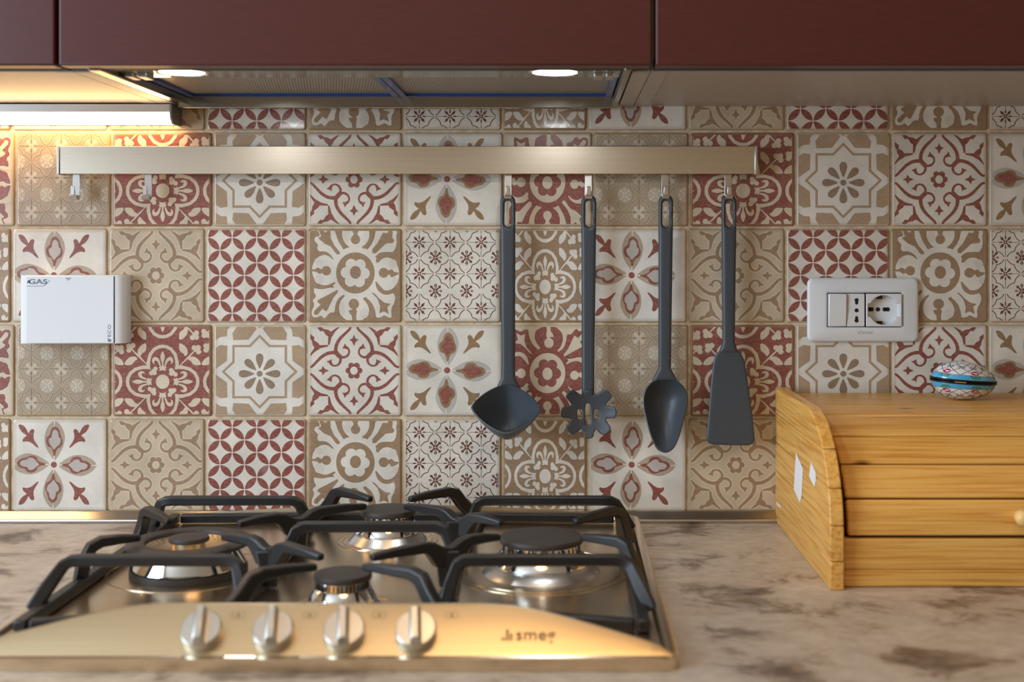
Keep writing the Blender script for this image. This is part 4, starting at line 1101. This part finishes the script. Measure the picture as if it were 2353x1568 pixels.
m = MB(); m.lathe(W(x, d, ZB), [(.0165, .0315), (.0205, .0320), (.0210, .0340), (.0200, .0365), (.0120, .0375), (.0005, .0377)], 40, close=False); m.build('burner_cap', M['cap'], b_, smooth=40)
m = MB(); m.tube([W(x+.083*math.cos(2*PI*i/72), d+.083*math.sin(2*PI*i/72), ZB) for i in range(72)], .0007, 6, closed=True); m.build('embossed_ring', M['steel'], b_, smooth=60)

# pan support : one casting of low rails, arches, forks and fingers
psu = thing('pan_support', 'black cast iron pan support with arched bars and fingers over the hob', 'pan support', W(HX, .28, ZB))
ZTOP = .9585; BH = .0108; BWD = .0115; ZL = ZB+.0065
zc = ZTOP-BH/2
def build_bar(nm, pts, wh): m = MB(); m.bar(pts, wh); return m.build(nm, M['iron'], psu, bevel=.0022, segs=3)
for sx in (-1, 1):
    X = lambda u: HX+sx*u
    # rails resting on the tray
    build_bar('side_rail', [(X(.276), .050, ZL), (X(.276), .28, ZL), (X(.276), .492, ZL)], (.012, .011))
    build_bar('rear_rail', [(X(.268), .055, ZL), (X(.15), .050, ZL), (X(.004), .048, ZL)], (.011, .011))
    build_bar('front_rail', [(X(.268), .488, ZL), (X(.22), .476, ZL), (X(.155), .462, ZL), (X(.105), .455, ZL)], (.011, .011))
    build_bar('inner_rail', [(X(.104), .06, ZL), (X(.098), .17, ZL), (X(.094), .28, ZL), (X(.098), .39, ZL), (X(.104), .47, ZL)], (.009, .009))
    # arches before and behind the side burner
    for d0, df in ((.1360, -.012), (.4125, .014)):
        xa, xb = .264, .108
        p = [(X(xa+.022), d0+df*2, ZL), (X(xa+.012), d0+df*1.2, zc-.020), (X(xa+.0035), d0+df*.2, zc-.004), (X(xa-.003), d0, zc-.0006), (X(xa-.012), d0, zc), (X(xb+.012), d0, zc), (X(xb+.003), d0, zc-.0006), (X(xb-.0035), d0+df*.1, zc-.004), (X(xb-.009), d0+df*.5, zc-.020), (X(xb-.014), d0+df, ZL)]
        build_bar('arch', p, [(BWD, .013)]*2+[(BWD, BH)]*6+[(BWD, .013)]*2)
    # forks shared by a side burner and a middle burner
    sb = BUR['right'] if sx > 0 else BUR['left']
    for dd, mid in ((.213, BUR['rear']), (.347, BUR['front'])):
        fx, fd = X(.089), dd
        v1 = Vector((sb[0]-fx, sb[1]-fd)); v2 = Vector((mid[0]-fx, mid[1]-fd)); L1, L2 = v1.length, v2.length; v1.normalize(); v2.normalize()
        r1 = .053; r2 = .030
        m = MB()
        for v, Lr in ((v1, L1-r1), (v2, L2-r2)):
            P = lambda q: (fx+v.x*q, fd+v.y*q)
            m.bar([(*P(-.004), zc-.014), (*P(.010), zc-.012), (*P(.019), zc-.003), (*P(.026), zc), (*P(Lr*.7), zc-.0004), (*P(Lr), zc-.002)], [(BWD, .020), (BWD, .020), (BWD, .0145), (BWD, BH), (BWD*.86, BH*.86), (BWD*.72, BH*.62)])
        m.bar([(fx, fd, ZL-.004), (fx, fd, (ZL+zc)/2-.004), (fx, fd, zc-.006)], [(.013, .016), (.014, .020), (.015, .026)], side=Vector((0, 1, 0)))
        m.build('fork', M['iron'], psu, bevel=.002, segs=3)
    # fingers from the outer rail to the side burner
    for dd in (.187, .343):
        s0 = (X(.267), dd); v = Vector((sb[0]-s0[0], sb[1]-s0[1])); Lq = v.length; v.normalize(); P = lambda q: (s0[0]+v.x*q, s0[1]+v.y*q)
        e = Lq-.052
        build_bar('finger', [(X(.279), dd-.004 if dd < .28 else dd+.004, ZL), (*P(-.010), zc-.020), (*P(-.002), zc-.004), (*P(.008), zc), (*P(e*.6), zc-.0004), (*P(e), zc-.002)], [(BWD, .013), (BWD, .013), (BWD, BH), (BWD, BH), (BWD*.88, BH*.85), (BWD*.72, BH*.62)])
    # fingers to the rear and front burner
    for (s0, foot, mid, r2) in (((X(.071), .0785), (X(.098), .056), BUR['rear'], .030), ((X(.074), .4640), (X(.102), .492), BUR['front'], .027)):
        v = Vector((mid[0]-s0[0], mid[1]-s0[1])); Lq = v.length; v.normalize(); P = lambda q: (s0[0]+v.x*q, s0[1]+v.y*q); e = Lq-r2
        build_bar('finger', [(*foot, ZL), (foot[0]*.35+s0[0]*.65, foot[1]*.35+s0[1]*.65, zc-.016), (*P(-.003), zc-.004), (*P(.007), zc), (*P(e*.6), zc-.0004), (*P(e), zc-.002)], [(BWD, .014), (BWD, .014), (BWD, .0135), (BWD, BH), (BWD*.88, BH*.85), (BWD*.72, BH*.62)])
# middle bar between the rear and front burners
build_bar('arch', [(HX-.093, .279, ZL), (HX-.0855, .276, zc-.018), (HX-.079, .273, zc-.004), (HX-.070, .272, zc), (HX+.070, .272, zc), (HX+.079, .273, zc-.004), (HX+.0855, .276, zc-.018), (HX+.093, .279, ZL)], (BWD, BH))

for o in bpy.data.objects:
    if '_o' in o: del o['_o']
